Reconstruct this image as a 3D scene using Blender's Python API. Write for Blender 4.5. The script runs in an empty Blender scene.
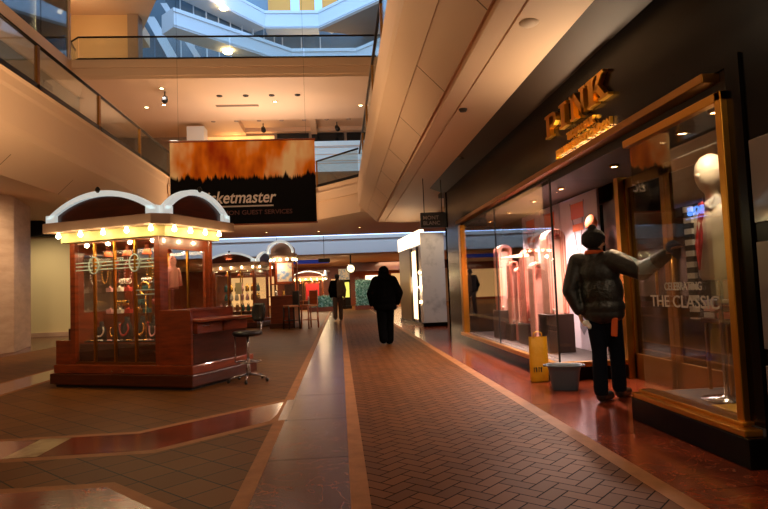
import bpy, bmesh, math, random
from mathutils import Vector, Matrix, Euler
random.seed(7)
PI = math.pi
scn = bpy.context.scene
COL = scn.collection

# ------------------------------------------------------------------ colours and materials
def lin(c):
    c /= 255.0
    return c/12.92 if c <= 0.04045 else ((c+0.055)/1.055)**2.4
def rgb(r, g, b): return (lin(r), lin(g), lin(b), 1.0)

def mat(name, col, rough=0.5, metal=0.0, emit=None, estr=0.0, noise=None, bump=None, coat=0.0, spec=0.5):
    m = bpy.data.materials.new(name); m.use_nodes = True
    nt = m.node_tree; b = nt.nodes['Principled BSDF']
    b.inputs['Base Color'].default_value = col
    b.inputs['Roughness'].default_value = rough
    b.inputs['Metallic'].default_value = metal
    b.inputs['Coat Weight'].default_value = coat
    b.inputs['Specular IOR Level'].default_value = spec
    if emit:
        b.inputs['Emission Color'].default_value = emit
        b.inputs['Emission Strength'].default_value = estr
    if noise or bump:
        tc = nt.nodes.new('ShaderNodeTexCoord')
    if noise:                                     # (scale vector, second colour, contrast low, high)
        sc, c2, lo, hi = noise
        mp = nt.nodes.new('ShaderNodeMapping'); mp.inputs['Scale'].default_value = sc
        nt.links.new(tc.outputs['Object'], mp.inputs['Vector'])
        n = nt.nodes.new('ShaderNodeTexNoise'); n.inputs['Scale'].default_value = 1.0
        n.inputs['Detail'].default_value = 6; n.inputs['Roughness'].default_value = 0.62
        nt.links.new(mp.outputs[0], n.inputs['Vector'])
        r = nt.nodes.new('ShaderNodeValToRGB')
        r.color_ramp.elements[0].position = lo; r.color_ramp.elements[0].color = col
        r.color_ramp.elements[1].position = hi; r.color_ramp.elements[1].color = c2
        nt.links.new(n.outputs['Fac'], r.inputs['Fac'])
        nt.links.new(r.outputs['Color'], b.inputs['Base Color'])
    if bump:
        sc, st = bump
        n2 = nt.nodes.new('ShaderNodeTexNoise'); n2.inputs['Scale'].default_value = sc; n2.inputs['Detail'].default_value = 4
        nt.links.new(tc.outputs['Object'], n2.inputs['Vector'])
        bp = nt.nodes.new('ShaderNodeBump'); bp.inputs['Strength'].default_value = st; bp.inputs['Distance'].default_value = 0.02
        nt.links.new(n2.outputs['Fac'], bp.inputs['Height'])
        nt.links.new(bp.outputs['Normal'], b.inputs['Normal'])
    return m

def glass(name, tint=(1, 1, 1, 1), fmin=0.03, fmax=0.6, rough=0.0, refl=(1, 1, 1, 1), haze=0.0, hazecol=(1, 1, 1, 1)):
    m = bpy.data.materials.new(name); m.use_nodes = True
    nt = m.node_tree; nt.nodes.clear()
    out = nt.nodes.new('ShaderNodeOutputMaterial')
    t = nt.nodes.new('ShaderNodeBsdfTransparent'); t.inputs['Color'].default_value = tint
    g = nt.nodes.new('ShaderNodeBsdfGlossy'); g.inputs['Roughness'].default_value = rough; g.inputs['Color'].default_value = refl
    lw = nt.nodes.new('ShaderNodeLayerWeight'); lw.inputs['Blend'].default_value = 0.35
    mr = nt.nodes.new('ShaderNodeMapRange'); mr.inputs['To Min'].default_value = fmin; mr.inputs['To Max'].default_value = fmax
    nt.links.new(lw.outputs['Fresnel'], mr.inputs['Value'])
    mx = nt.nodes.new('ShaderNodeMixShader')
    nt.links.new(mr.outputs[0], mx.inputs['Fac']); nt.links.new(t.outputs[0], mx.inputs[1]); nt.links.new(g.outputs[0], mx.inputs[2])
    last = mx
    if haze:
        d = nt.nodes.new('ShaderNodeBsdfDiffuse'); d.inputs['Color'].default_value = hazecol
        m2 = nt.nodes.new('ShaderNodeMixShader'); m2.inputs['Fac'].default_value = haze
        nt.links.new(mx.outputs[0], m2.inputs[1]); nt.links.new(d.outputs[0], m2.inputs[2]); last = m2
    nt.links.new(last.outputs[0], out.inputs['Surface'])
    return m

M = {}
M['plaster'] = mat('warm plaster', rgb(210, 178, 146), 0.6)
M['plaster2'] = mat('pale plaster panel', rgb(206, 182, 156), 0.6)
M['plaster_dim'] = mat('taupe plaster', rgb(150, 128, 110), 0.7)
M['joint'] = mat('panel joint', rgb(110, 88, 68), 0.8)
M['white_band'] = mat('white painted band', rgb(225, 228, 230), 0.6)
M['cream'] = mat('cream wall paint', rgb(214, 200, 150), 0.6)
M['yellow'] = mat('ochre wall paint', rgb(206, 170, 118), 0.6)
M['olive'] = mat('olive grey wall', rgb(120, 112, 96), 0.6)
M['brass'] = mat('brushed brass', rgb(196, 138, 52), 0.32, 1.0)
M['brass_dark'] = mat('aged brass', rgb(150, 100, 42), 0.4, 1.0)
M['gold_letter'] = mat('polished gold letter', rgb(230, 165, 50), 0.28, 1.0)
M['black_gloss'] = mat('black glossy panel', rgb(8, 6, 6), 0.22, 0.0, spec=0.1)
M['black_matte'] = mat('black matte', rgb(18, 16, 16), 0.6)
M['bronze'] = mat('dark brown with slope shade', rgb(52, 38, 26), 0.6)  # on the shopfront slope this dark tone stands in for light falloff
M['wood'] = mat('mahogany', rgb(136, 56, 19), 0.3, noise=((3, 3, 22), rgb(92, 34, 11), 0.35, 0.7), coat=0.5)
M['wood_dark'] = mat('dark mahogany', rgb(78, 31, 12), 0.3, noise=((3, 3, 22), rgb(50, 19, 8), 0.35, 0.7), coat=0.4)
M['wood_orange'] = mat('orange cherry wood', rgb(160, 74, 28), 0.35, noise=((3, 3, 18), rgb(118, 48, 16), 0.35, 0.7), coat=0.4)
M['taupe'] = mat('taupe fascia', rgb(150, 116, 96), 0.6)
M['arch_white'] = mat('glowing white arch trim', rgb(218, 226, 226), 0.45, emit=rgb(215, 228, 228), estr=0.28)  # emission added to brighten the arches
M['band_cream'] = mat('cream canopy band', rgb(186, 170, 110), 0.6)
M['chrome'] = mat('chrome', rgb(200, 200, 205), 0.15, 1.0)
M['dark_metal'] = mat('dark metal', rgb(40, 34, 30), 0.4, 0.8)
M['black_vinyl'] = mat('black vinyl', rgb(20, 19, 20), 0.4)
M['black_cloth'] = mat('black cloth', rgb(3, 3, 4), 0.95, spec=0.08, bump=(14, 0.5))
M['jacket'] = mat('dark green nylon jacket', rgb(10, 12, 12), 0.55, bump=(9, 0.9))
M['back_highlight'] = mat('nylon with back highlight', rgb(22, 25, 20), 0.4, bump=(16, 1.0))  # lighter tone paints the highlight on the lower back
M['sleeve_highlight'] = mat('nylon with sleeve highlight', rgb(122, 148, 154), 0.36, bump=(14, 0.9))  # pale tone paints the highlight along the raised sleeve
M['jeans'] = mat('dark denim', rgb(12, 16, 26), 0.9, bump=(10, 0.4), spec=0.08)
M['orange_cloth'] = mat('orange cloth', rgb(190, 80, 30), 0.8)
M['blue_cloth'] = mat('blue grey cloth', rgb(42, 60, 84), 0.85)
M['skin'] = mat('skin', rgb(196, 140, 110), 0.5)
M['eye'] = mat('eye', rgb(30, 20, 18), 0.2)
M['brown_cloth'] = mat('brown grey wool', rgb(92, 76, 62), 0.85, bump=(20, 0.4))
M['brown_trouser'] = mat('brown trousers', rgb(70, 52, 44), 0.85)
M['boot'] = mat('black boot leather', rgb(18, 17, 18), 0.35)
M['hair'] = mat('dark hair', rgb(24, 18, 15), 0.6)
M['yellow_bag'] = mat('yellow plastic bag', rgb(214, 160, 24), 0.45, bump=(14, 0.4))
M['tub'] = mat('blue grey plastic tub', rgb(70, 84, 100), 0.45)
M['grey_carpet'] = mat('grey display floor', rgb(60, 52, 54), 0.7)
M['pink_cloth'] = mat('pink shirting', rgb(240, 190, 175), 0.7)
M['lavender'] = mat('lavender panel', rgb(205, 196, 214), 0.7)
M['orange_print'] = mat('orange print', rgb(226, 120, 80), 0.7)
M['ink_grey'] = mat('grey ink', rgb(120, 116, 130), 0.7)
M['mannequin'] = mat('cream mannequin', rgb(236, 220, 196), 0.35)
M['red_tie'] = mat('red silk', rgb(190, 34, 26), 0.45)
M['stripe_white'] = mat('white shirt cloth', rgb(230, 226, 220), 0.7)
M['text_white'] = mat('frosted white vinyl', rgb(200, 196, 186), 0.6)
M['grey_panel'] = mat('grey glossy panel', rgb(120, 116, 116), 0.1, coat=0.6)
M['glow_warm'] = mat('warm lamp lens', rgb(255, 220, 160), 0.5, emit=rgb(255, 214, 150), estr=14)
M['glow_bulb'] = mat('bulb glow', rgb(255, 235, 190), 0.5, emit=rgb(255, 232, 170), estr=9)
M['glow_white'] = mat('white backlit panel', rgb(255, 240, 215), 0.5, emit=rgb(255, 228, 190), estr=1.5)
M['glow_case'] = mat('lit showcase back', rgb(255, 230, 190), 0.5, emit=rgb(255, 216, 165), estr=1.4)
M['glow_blue'] = mat('cool cove tube', rgb(200, 225, 255), 0.5, emit=rgb(170, 205, 255), estr=2.0)
M['glow_sky'] = mat('pale glazing with daylight glow', rgb(190, 215, 240), 0.5, emit=rgb(150, 195, 225), estr=0.3)  # emission stands in for daylight on the glazing
M['glow_shop'] = mat('lit shop interior', rgb(255, 200, 130), 0.6, emit=rgb(255, 200, 130), estr=0.4)
M['neon'] = mat('blue white neon', rgb(180, 210, 255), 0.5, emit=rgb(90, 150, 255), estr=2.2)
M['glass'] = glass('clear glass', (0.97, 0.98, 0.97, 1), 0.01, 0.25)
M['shop_glass'] = glass('shop window glass', (0.95, 0.96, 0.95, 1), 0.015, 0.33)
M['rail_glass'] = glass('railing glass', (0.92, 0.95, 0.93, 1), 0.02, 0.3, 0.02, haze=0.035, hazecol=rgb(180, 190, 190))
M['dark_glass'] = glass('dark shopfront glass', (0.3, 0.33, 0.34, 1), 0.1, 0.7, 0.03)
M['etch'] = mat('etched glass lines', rgb(176, 190, 180), 0.6)
M['mirror_dark'] = mat('dark mirror glass', rgb(40, 44, 48), 0.1, 0.6)
M['velvet'] = mat('black velvet', rgb(20, 18, 22), 0.9)
M['gold_bead'] = mat('gold beads', rgb(232, 180, 90), 0.25, 1.0)
M['red_bead'] = mat('red beads', rgb(200, 70, 60), 0.25)
M['pink_bead'] = mat('pink beads', rgb(235, 170, 165), 0.25)
M['pearl'] = mat('pearl', rgb(240, 230, 214), 0.25)
M['silver'] = mat('silver', rgb(220, 220, 225), 0.2, 1.0)
M['teal'] = mat('teal beads', rgb(60, 110, 110), 0.3)
M['pink_fleece'] = mat('pink fleece', rgb(230, 150, 135), 0.9)
M['leaf'] = mat('frosted green leaf', rgb(56, 132, 112), 0.5, noise=((9, 9, 9), rgb(190, 232, 226), 0.45, 0.6))
M['planter'] = mat('terracotta brick planter', rgb(120, 58, 36), 0.6)
M['marble_white'] = mat('white veined marble', rgb(196, 190, 184), 0.22, noise=((2.2, 2.2, 2.2), rgb(150, 146, 142), 0.5, 0.72))
M['greengold'] = mat('olive bronze panel', rgb(112, 92, 48), 0.35, 0.4)
M['stone'] = mat('travertine cladding', rgb(198, 168, 142), 0.45, noise=((1.5, 1.5, 6), rgb(170, 138, 112), 0.35, 0.75))
M['sign_blue'] = mat('dark blue sign with added glow', rgb(40, 60, 130), 0.5, emit=rgb(40, 60, 150), estr=0.22)  # faint emission added so the dark board reads blue
M['sign_black'] = mat('black sign face', rgb(16, 15, 16), 0.4)
M['sign_letter'] = mat('pale sign lettering', rgb(150, 140, 128), 0.5)
M['red_panel'] = mat('red poster', rgb(176, 32, 36), 0.5)
M['clock_face'] = mat('backlit clock face', rgb(255, 236, 196), 0.5, emit=rgb(255, 226, 170), estr=1.2)
M['tan'] = mat('tan leather', rgb(170, 110, 70), 0.5)
M['poster_blue'] = mat('blue picture print', rgb(120, 150, 190), 0.5, noise=((7, 7, 7), rgb(240, 220, 180), 0.4, 0.6))
M['box_dark'] = mat('dark brown box', rgb(40, 24, 20), 0.4)
M['atrium_glass'] = mat('blue grey atrium glazing', rgb(120, 138, 150), 0.25)
M['orange_wall'] = mat('orange wall panel', rgb(250, 165, 70), 0.6)
M['mortar'] = mat('mortar', rgb(26, 16, 10), 0.8, spec=0.05)

def floor_mat(name, c1, c2, rough, kind, size=0.27, rot=PI/4, grout=None):
    m = bpy.data.materials.new(name); m.use_nodes = True; nt = m.node_tree; b = nt.nodes['Principled BSDF']
    b.inputs['Roughness'].default_value = rough
    b.inputs['Specular IOR Level'].default_value = (0.22 if name == 'rose marble' else 0.45) if kind == 'marble' else 0.07
    tc = nt.nodes.new('ShaderNodeTexCoord'); mp = nt.nodes.new('ShaderNodeMapping')
    nt.links.new(tc.outputs['Object'], mp.inputs['Vector'])
    if kind == 'tile':
        mp.inputs['Rotation'].default_value = (0, 0, rot); mp.inputs['Scale'].default_value = (1/size, 1/size, 1/size)
        br = nt.nodes.new('ShaderNodeTexBrick'); br.offset = 0; br.squash = 1
        br.inputs['Scale'].default_value = 1.0; br.inputs['Brick Width'].default_value = 1; br.inputs['Row Height'].default_value = 1
        br.inputs['Mortar Size'].default_value = 0.022; br.inputs['Color1'].default_value = c1; br.inputs['Color2'].default_value = c2
        br.inputs['Mortar'].default_value = grout or rgb(30, 20, 14)
        nt.links.new(mp.outputs[0], br.inputs['Vector']); nt.links.new(br.outputs['Color'], b.inputs['Base Color'])
        bp = nt.nodes.new('ShaderNodeBump'); bp.inputs['Strength'].default_value = 0.25; bp.inputs['Distance'].default_value = 0.004; bp.invert = True
        nt.links.new(br.outputs['Fac'], bp.inputs['Height']); nt.links.new(bp.outputs[0], b.inputs['Normal'])
    elif kind == 'marble':
        n = nt.nodes.new('ShaderNodeTexNoise'); n.inputs['Scale'].default_value = 3.2; n.inputs['Detail'].default_value = 8; n.inputs['Roughness'].default_value = 0.65; n.inputs['Distortion'].default_value = 1.2
        nt.links.new(mp.outputs[0], n.inputs['Vector'])
        r = nt.nodes.new('ShaderNodeValToRGB'); e = r.color_ramp.elements
        e[0].position = 0.3; e[0].color = c2; e[1].position = 0.62; e[1].color = c1
        nt.links.new(n.outputs['Fac'], r.inputs['Fac'])
        v = nt.nodes.new('ShaderNodeTexNoise'); v.inputs['Scale'].default_value = 2.3; v.inputs['Detail'].default_value = 5; v.inputs['Distortion'].default_value = 2.2
        nt.links.new(mp.outputs[0], v.inputs['Vector'])
        a = nt.nodes.new('ShaderNodeMath'); a.operation = 'SUBTRACT'; a.inputs[1].default_value = 0.5
        ab = nt.nodes.new('ShaderNodeMath'); ab.operation = 'ABSOLUTE'
        nt.links.new(v.outputs['Fac'], a.inputs[0]); nt.links.new(a.outputs[0], ab.inputs[0])
        r2 = nt.nodes.new('ShaderNodeValToRGB'); r2.color_ramp.elements[0].position = 0.0; r2.color_ramp.elements[0].color = (0.75, 0.75, 0.75, 1)
        r2.color_ramp.elements[1].position = 0.008; r2.color_ramp.elements[1].color = (0, 0, 0, 1)
        nt.links.new(ab.outputs[0], r2.inputs['Fac'])
        mx = nt.nodes.new('ShaderNodeMix'); mx.data_type = 'RGBA'
        mx.inputs[7].default_value = rgb(150, 96, 70)
        nt.links.new(r2.outputs['Color'], mx.inputs[0]); nt.links.new(r.outputs['Color'], mx.inputs[6])
        nt.links.new(mx.outputs[2], b.inputs['Base Color'])
    elif kind == 'brick':
        at = nt.nodes.new('ShaderNodeAttribute'); at.attribute_name = 'tint'
        r = nt.nodes.new('ShaderNodeValToRGB'); r.color_ramp.elements[0].color = c1; r.color_ramp.elements[1].color = c2
        nt.links.new(at.outputs['Fac'], r.inputs['Fac']); nt.links.new(r.outputs['Color'], b.inputs['Base Color'])
    return m
M['f_tile'] = floor_mat('brown paver tile', rgb(104, 64, 26), rgb(92, 56, 23), 0.5, 'tile')
M['f_brick'] = floor_mat('herringbone brick', rgb(104, 61, 27), rgb(88, 51, 22), 0.55, 'brick')
M['f_marble'] = floor_mat('red marble', rgb(128, 54, 31), rgb(74, 29, 17), 0.17, 'marble')
M['f_marble2'] = floor_mat('rose marble', rgb(84, 38, 26), rgb(58, 25, 17), 0.24, 'marble')
M['f_cream'] = mat('cream stone border', rgb(150, 100, 60), 0.55, noise=((5, 5, 5), rgb(128, 84, 48), 0.4, 0.7), spec=0.1)
M['f_pale'] = mat('pale stone slab', rgb(180, 160, 120), 0.2, noise=((3, 3, 3), rgb(130, 100, 70), 0.45, 0.75))

def stripes(name, c1, c2, scale, axis, rough=0.7):
    m = bpy.data.materials.new(name); m.use_nodes = True; nt = m.node_tree; b = nt.nodes['Principled BSDF']
    b.inputs['Roughness'].default_value = rough
    tc = nt.nodes.new('ShaderNodeTexCoord'); w = nt.nodes.new('ShaderNodeTexWave'); w.bands_direction = axis
    w.inputs['Scale'].default_value = scale; w.inputs['Distortion'].default_value = 0.0
    nt.links.new(tc.outputs['Object'], w.inputs['Vector'])
    r = nt.nodes.new('ShaderNodeValToRGB'); r.color_ramp.interpolation = 'CONSTANT'
    r.color_ramp.elements[0].color = c1; r.color_ramp.elements[1].position = 0.5; r.color_ramp.elements[1].color = c2
    nt.links.new(w.outputs['Fac'], r.inputs['Fac']); nt.links.new(r.outputs['Color'], b.inputs['Base Color'])
    return m
M['pink_stripe'] = stripes('pink striped shirting', rgb(236, 176, 156), rgb(204, 120, 104), 9.0, 'X')
M['pink_stripe2'] = stripes('coral striped shirting', rgb(222, 140, 118), rgb(180, 92, 76), 12.0, 'X')
M['scarf_stripe'] = stripes('black and white stripes', rgb(226, 220, 210), rgb(16, 15, 16), 3.6, 'Z')

# banner print: glowing haze over the black heads of a crowd
def banner_mat():
    m = bpy.data.materials.new('concert banner print'); m.use_nodes = True; nt = m.node_tree; b = nt.nodes['Principled BSDF']
    b.inputs['Roughness'].default_value = 0.7; b.inputs['Specular IOR Level'].default_value = 0.1
    tc = nt.nodes.new('ShaderNodeTexCoord'); sep = nt.nodes.new('ShaderNodeSeparateXYZ')
    nt.links.new(tc.outputs['Object'], sep.inputs[0])
    n = nt.nodes.new('ShaderNodeTexNoise'); n.inputs['Scale'].default_value = 1.1; n.inputs['Detail'].default_value = 3
    mp = nt.nodes.new('ShaderNodeMapping'); mp.inputs['Scale'].default_value = (1.2, 1, 0.55)
    nt.links.new(tc.outputs['Object'], mp.inputs[0]); nt.links.new(mp.outputs[0], n.inputs['Vector'])
    r = nt.nodes.new('ShaderNodeValToRGB'); e = r.color_ramp.elements
    e[0].position = 0.36; e[0].color = rgb(170, 58, 4); e[1].position = 0.66; e[1].color = rgb(255, 222, 168)
    k = e.new(0.5); k.color = rgb(240, 132, 24)
    nt.links.new(n.outputs['Fac'], r.inputs['Fac'])
    # crowd edge height from two noises along x
    def nx(scale, amp):
        mp2 = nt.nodes.new('ShaderNodeMapping'); mp2.inputs['Scale'].default_value = (scale, 0, 0)
        nt.links.new(tc.outputs['Object'], mp2.inputs[0])
        q = nt.nodes.new('ShaderNodeTexNoise'); q.inputs['Scale'].default_value = 1; q.inputs['Detail'].default_value = 4; q.inputs['Roughness'].default_value = 0.7
        nt.links.new(mp2.outputs[0], q.inputs['Vector'])
        mm = nt.nodes.new('ShaderNodeMath'); mm.operation = 'MULTIPLY'; mm.inputs[1].default_value = amp
        nt.links.new(q.outputs['Fac'], mm.inputs[0]); return mm
    a = nx(5, 0.8); c = nx(0.8, 0.6)
    s = nt.nodes.new('ShaderNodeMath'); s.operation = 'ADD'; nt.links.new(a.outputs[0], s.inputs[0]); nt.links.new(c.outputs[0], s.inputs[1])
    d = nt.nodes.new('ShaderNodeMath'); d.operation = 'SUBTRACT'; nt.links.new(sep.outputs['Z'], d.inputs[0]); nt.links.new(s.outputs[0], d.inputs[1])
    st = nt.nodes.new('ShaderNodeMapRange'); st.inputs['From Min'].default_value = -0.58; st.inputs['From Max'].default_value = -0.50
    nt.links.new(d.outputs[0], st.inputs['Value'])
    mx = nt.nodes.new('ShaderNodeMix'); mx.data_type = 'RGBA'; mx.inputs[6].default_value = rgb(5, 3, 3)
    nt.links.new(st.outputs[0], mx.inputs[0]); nt.links.new(r.outputs['Color'], mx.inputs[7])
    nt.links.new(mx.outputs[2], b.inputs['Base Color'])
    return m
M['banner'] = banner_mat()

# ------------------------------------------------------------------ mesh collector
class MB:
    def __init__(s): s.v = []; s.f = []; s.m = []; s.sm = []
    def add(s, vs, fs, mi=0, smooth=False):
        o = len(s.v); s.v += [tuple(p) for p in vs]
        for f in fs: s.f.append(tuple(i+o for i in f)); s.m.append(mi); s.sm.append(smooth)
        return s
    def box(s, x0, x1, y0, y1, z0, z1, mi=0):
        return s.add([(x0,y0,z0),(x1,y0,z0),(x1,y1,z0),(x0,y1,z0),(x0,y0,z1),(x1,y0,z1),(x1,y1,z1),(x0,y1,z1)],
                     [(0,3,2,1),(4,5,6,7),(0,1,5,4),(1,2,6,5),(2,3,7,6),(3,0,4,7)], mi)
    def prism(s, poly, z0, z1, mi=0):             # plan polygon, counter clockwise
        n = len(poly)
        vs = [(x, y, z0) for x, y in poly] + [(x, y, z1) for x, y in poly]
        return s.add(vs, [tuple(range(n))[::-1], tuple(range(n, 2*n))] + [(i, (i+1) % n, n+(i+1) % n, n+i) for i in range(n)], mi)
    def prism_y(s, poly, y0, y1, mi=0):           # outline in x,z swept along y
        n = len(poly)
        vs = [(x, y0, z) for x, z in poly] + [(x, y1, z) for x, z in poly]
        return s.add(vs, [tuple(range(n)), tuple(range(n, 2*n))[::-1]] + [(i, n+i, n+(i+1) % n, (i+1) % n) for i in range(n)], mi)
    def prism_x(s, poly, x0, x1, mi=0):           # outline in y,z swept along x
        n = len(poly)
        vs = [(x0, y, z) for y, z in poly] + [(x1, y, z) for y, z in poly]
        return s.add(vs, [tuple(range(n))[::-1], tuple(range(n, 2*n))] + [(i, (i+1) % n, n+(i+1) % n, n+i) for i in range(n)], mi)
    def tube(s, pts, r, n=8, mi=0, cap=True):
        pts = [Vector(p) for p in pts]; rs = r if isinstance(r, (list, tuple)) else [r]*len(pts)
        rings = []; up = None
        for i, p in enumerate(pts):
            d = (pts[min(i+1, len(pts)-1)] - pts[max(i-1, 0)])
            d = d.normalized() if d.length > 1e-9 else Vector((0, 0, 1))
            if up is None: up = Vector((0, 0, 1)) if abs(d.z) < 0.9 else Vector((1, 0, 0))
            a = d.cross(up).normalized(); b = a.cross(d).normalized(); up = b
            rings.append([p + a*math.cos(2*PI*k/n)*rs[i] + b*math.sin(2*PI*k/n)*rs[i] for k in range(n)])
        vs = [q for rg in rings for q in rg]; fs = []
        for i in range(len(rings)-1):
            for k in range(n): fs.append((i*n+k, i*n+(k+1) % n, (i+1)*n+(k+1) % n, (i+1)*n+k))
        if cap: fs += [tuple(range(n))[::-1], tuple((len(rings)-1)*n+k for k in range(n))]
        return s.add(vs, fs, mi, True)
    def lathe(s, prof, c=(0, 0, 0), n=20, mi=0, cap=True):
        vs = []; fs = []
        for r, z in prof:
            for k in range(n): vs.append((c[0]+r*math.cos(2*PI*k/n), c[1]+r*math.sin(2*PI*k/n), c[2]+z))
        for i in range(len(prof)-1):
            for k in range(n): fs.append((i*n+k, i*n+(k+1) % n, (i+1)*n+(k+1) % n, (i+1)*n+k))
        if cap: fs += [tuple(range(n))[::-1], tuple((len(prof)-1)*n+k for k in range(n))]
        return s.add(vs, fs, mi, True)
    def ball(s, c, r, n=10, mi=0, sz=(1, 1, 1)):
        prof = [(r*math.sin(PI*i/n)+1e-5, -r*math.cos(PI*i/n)) for i in range(n+1)]
        o = len(s.v); s.lathe(prof, (0, 0, 0), max(8, n), mi)
        for i in range(o, len(s.v)):
            v = s.v[i]; s.v[i] = (c[0]+v[0]*sz[0], c[1]+v[1]*sz[1], c[2]+v[2]*sz[2])
        return s
    def torus(s, c, R, r, n=24, axis='z', mi=0, sq=(1, 1)):
        pts = []
        for k in range(n+1):
            a = 2*PI*k/n; x, y = R*math.cos(a)*sq[0], R*math.sin(a)*sq[1]
            pts.append((c[0]+x, c[1]+y, c[2]) if axis == 'z' else ((c[0]+x, c[1], c[2]+y) if axis == 'y' else (c[0], c[1]+x, c[2]+y)))
        return s.tube(pts, r, 8, mi, cap=False)
    def xform(s, mtx):
        s.v = [tuple(mtx @ Vector(v)) for v in s.v]; return s
    def build(s, name, mats, parent=None, bevel=0.0, loc=None):
        me = bpy.data.meshes.new(name); me.from_pydata(s.v, [], s.f)
        mats = mats if isinstance(mats, (list, tuple)) else [mats]
        for m in mats: me.materials.append(m)
        me.polygons.foreach_set('material_index', s.m); me.polygons.foreach_set('use_smooth', s.sm)
        bm = bmesh.new(); bm.from_mesh(me); bmesh.ops.recalc_face_normals(bm, faces=bm.faces); bm.to_mesh(me); bm.free()
        o = bpy.data.objects.new(name, me); COL.objects.link(o)
        if parent: o.parent = parent
        if loc: o.location = loc
        if bevel:
            b = o.modifiers.new('bevel', 'BEVEL'); b.width = bevel; b.segments = 2; b.limit_method = 'ANGLE'; b.angle_limit = 0.7
        return o

def tag(o, label, cat, group=None, kind=None):
    o['label'] = label
    if kind == 'structure': o['kind'] = kind
    else: o['category'] = cat
    if kind and kind != 'structure': o['kind'] = kind
    if group: o['group'] = group
    return o
def thing(name, label, cat, loc=(0, 0, 0), rz=0.0, group=None):
    o = bpy.data.objects.new(name, None); COL.objects.link(o); o.empty_display_size = 0.1
    o.location = loc; o.rotation_euler = (0, 0, rz)
    return tag(o, label, cat, group)
def S(name, mb, mats, label, bevel=0.0):
    return tag(mb.build(name, mats, bevel=bevel), label, None, None, 'structure')
def dup(root, loc, rz=None, label=None, group=None, scale=None):
    r = root.copy(); COL.objects.link(r); r.location = loc
    if rz is not None: r.rotation_euler = (0, 0, rz)
    if label: r['label'] = label
    if group: r['group'] = group
    if scale: r.scale = scale
    for ch in list(root.children):
        c = ch.copy(); COL.objects.link(c); c.parent = r
        for g in list(ch.children):
            d = g.copy(); COL.objects.link(d); d.parent = c
    return r
def text_mb(s, size, depth, bold=0.0, shear=0.0, font_align='LEFT', xscale=1.0):
    cu = bpy.data.curves.new('t', 'FONT'); cu.body = s; cu.size = size; cu.extrude = depth/2; cu.offset = bold
    cu.shear = shear; cu.align_x = font_align; cu.resolution_u = 3
    ob = bpy.data.objects.new('t', cu); COL.objects.link(ob)
    dg = bpy.context.evaluated_depsgraph_get(); dg.update()
    me = bpy.data.meshes.new_from_object(ob.evaluated_get(dg))
    mb = MB(); mb.add([(v.co.x*xscale, v.co.y, v.co.z) for v in me.vertices], [tuple(p.vertices) for p in me.polygons])
    bpy.data.objects.remove(ob); bpy.data.curves.remove(cu); bpy.data.meshes.remove(me)
    return mb
def lamp(name, kind, loc, energy, col, size=0.05, rot=None, spot=None, blend=0.5, sx=None, sy=None):
    l = bpy.data.lights.new(name, kind); l.energy = energy; l.color = col[:3]
    if kind == 'AREA':
        l.shape = 'RECTANGLE'; l.size = sx or size; l.size_y = sy or size
    else: l.shadow_soft_size = size
    if kind == 'SPOT': l.spot_size = spot or 1.6; l.spot_blend = blend
    o = bpy.data.objects.new(name, l); COL.objects.link(o); o.location = loc
    if rot: o.rotation_euler = rot
    return o
def words(txt, size, depth, bold, length, fn, nm, m, parent, label=None):    # one mesh per word
    g = text_mb(txt, size, depth, bold); xs = [v[0] for v in g.v]; k = length/(max(xs)-min(xs)); x0 = min(xs)
    ws = txt.split(' '); pre = 0.0
    cuts = []
    for i in range(1, len(ws)):
        a = text_mb(' '.join(ws[:i]), size, depth, bold); b = text_mb(' '.join(ws[i:]), size, depth, bold)
        ra = max(v[0] for v in a.v); wb = max(v[0] for v in b.v)-min(v[0] for v in b.v); cuts.append((ra+max(xs)-wb)/2)
    for i in range(len(ws)):
        lo = cuts[i-1] if i else -1e9; hi = cuts[i] if i < len(cuts) else 1e9
        ids = [j for j, v in enumerate(g.v) if lo < v[0] <= hi]; mp = {j: q for q, j in enumerate(ids)}
        w_ = MB(); w_.add([fn((g.v[j][0]-x0)*k, g.v[j][1], g.v[j][2]) for j in ids], [tuple(mp[j] for j in f) for f in g.f if all(j in mp for j in f)])
        o = w_.build(nm, m, parent)
        if label: o['label'] = label
WARM = (1.0, 0.66, 0.37); WARM2 = (1.0, 0.74, 0.48); PINKW = (1.0, 0.72, 0.60); COOL = (0.55, 0.75, 1.0)
DOWN = (0, 0, 0); UP = (PI, 0, 0)

# ------------------------------------------------------------------ FLOOR (the pattern stays in one mesh)
def clip(poly, x0, x1, y0, y1):
    def cl(P, f, ip):
        out = []
        for i in range(len(P)):
            a, b = P[i], P[(i+1) % len(P)]
            fa, fb = f(a), f(b)
            if fa >= 0: out.append(a)
            if (fa >= 0) != (fb >= 0):
                t = fa/(fa-fb); out.append((a[0]+(b[0]-a[0])*t, a[1]+(b[1]-a[1])*t))
        return out
    for f in (lambda p: p[0]-x0, lambda p: x1-p[0], lambda p: p[1]-y0, lambda p: y1-p[1]):
        if poly: poly = cl(poly, f, 0)
    return poly
fl = MB()
def flat(poly, z, mi): fl.add([(x, y, z) for x, y in poly], [tuple(range(len(poly)))], mi)
def rect(x0, x1, y0, y1, z, mi): flat([(x0, y0), (x1, y0), (x1, y1), (x0, y1)], z, mi)
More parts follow.
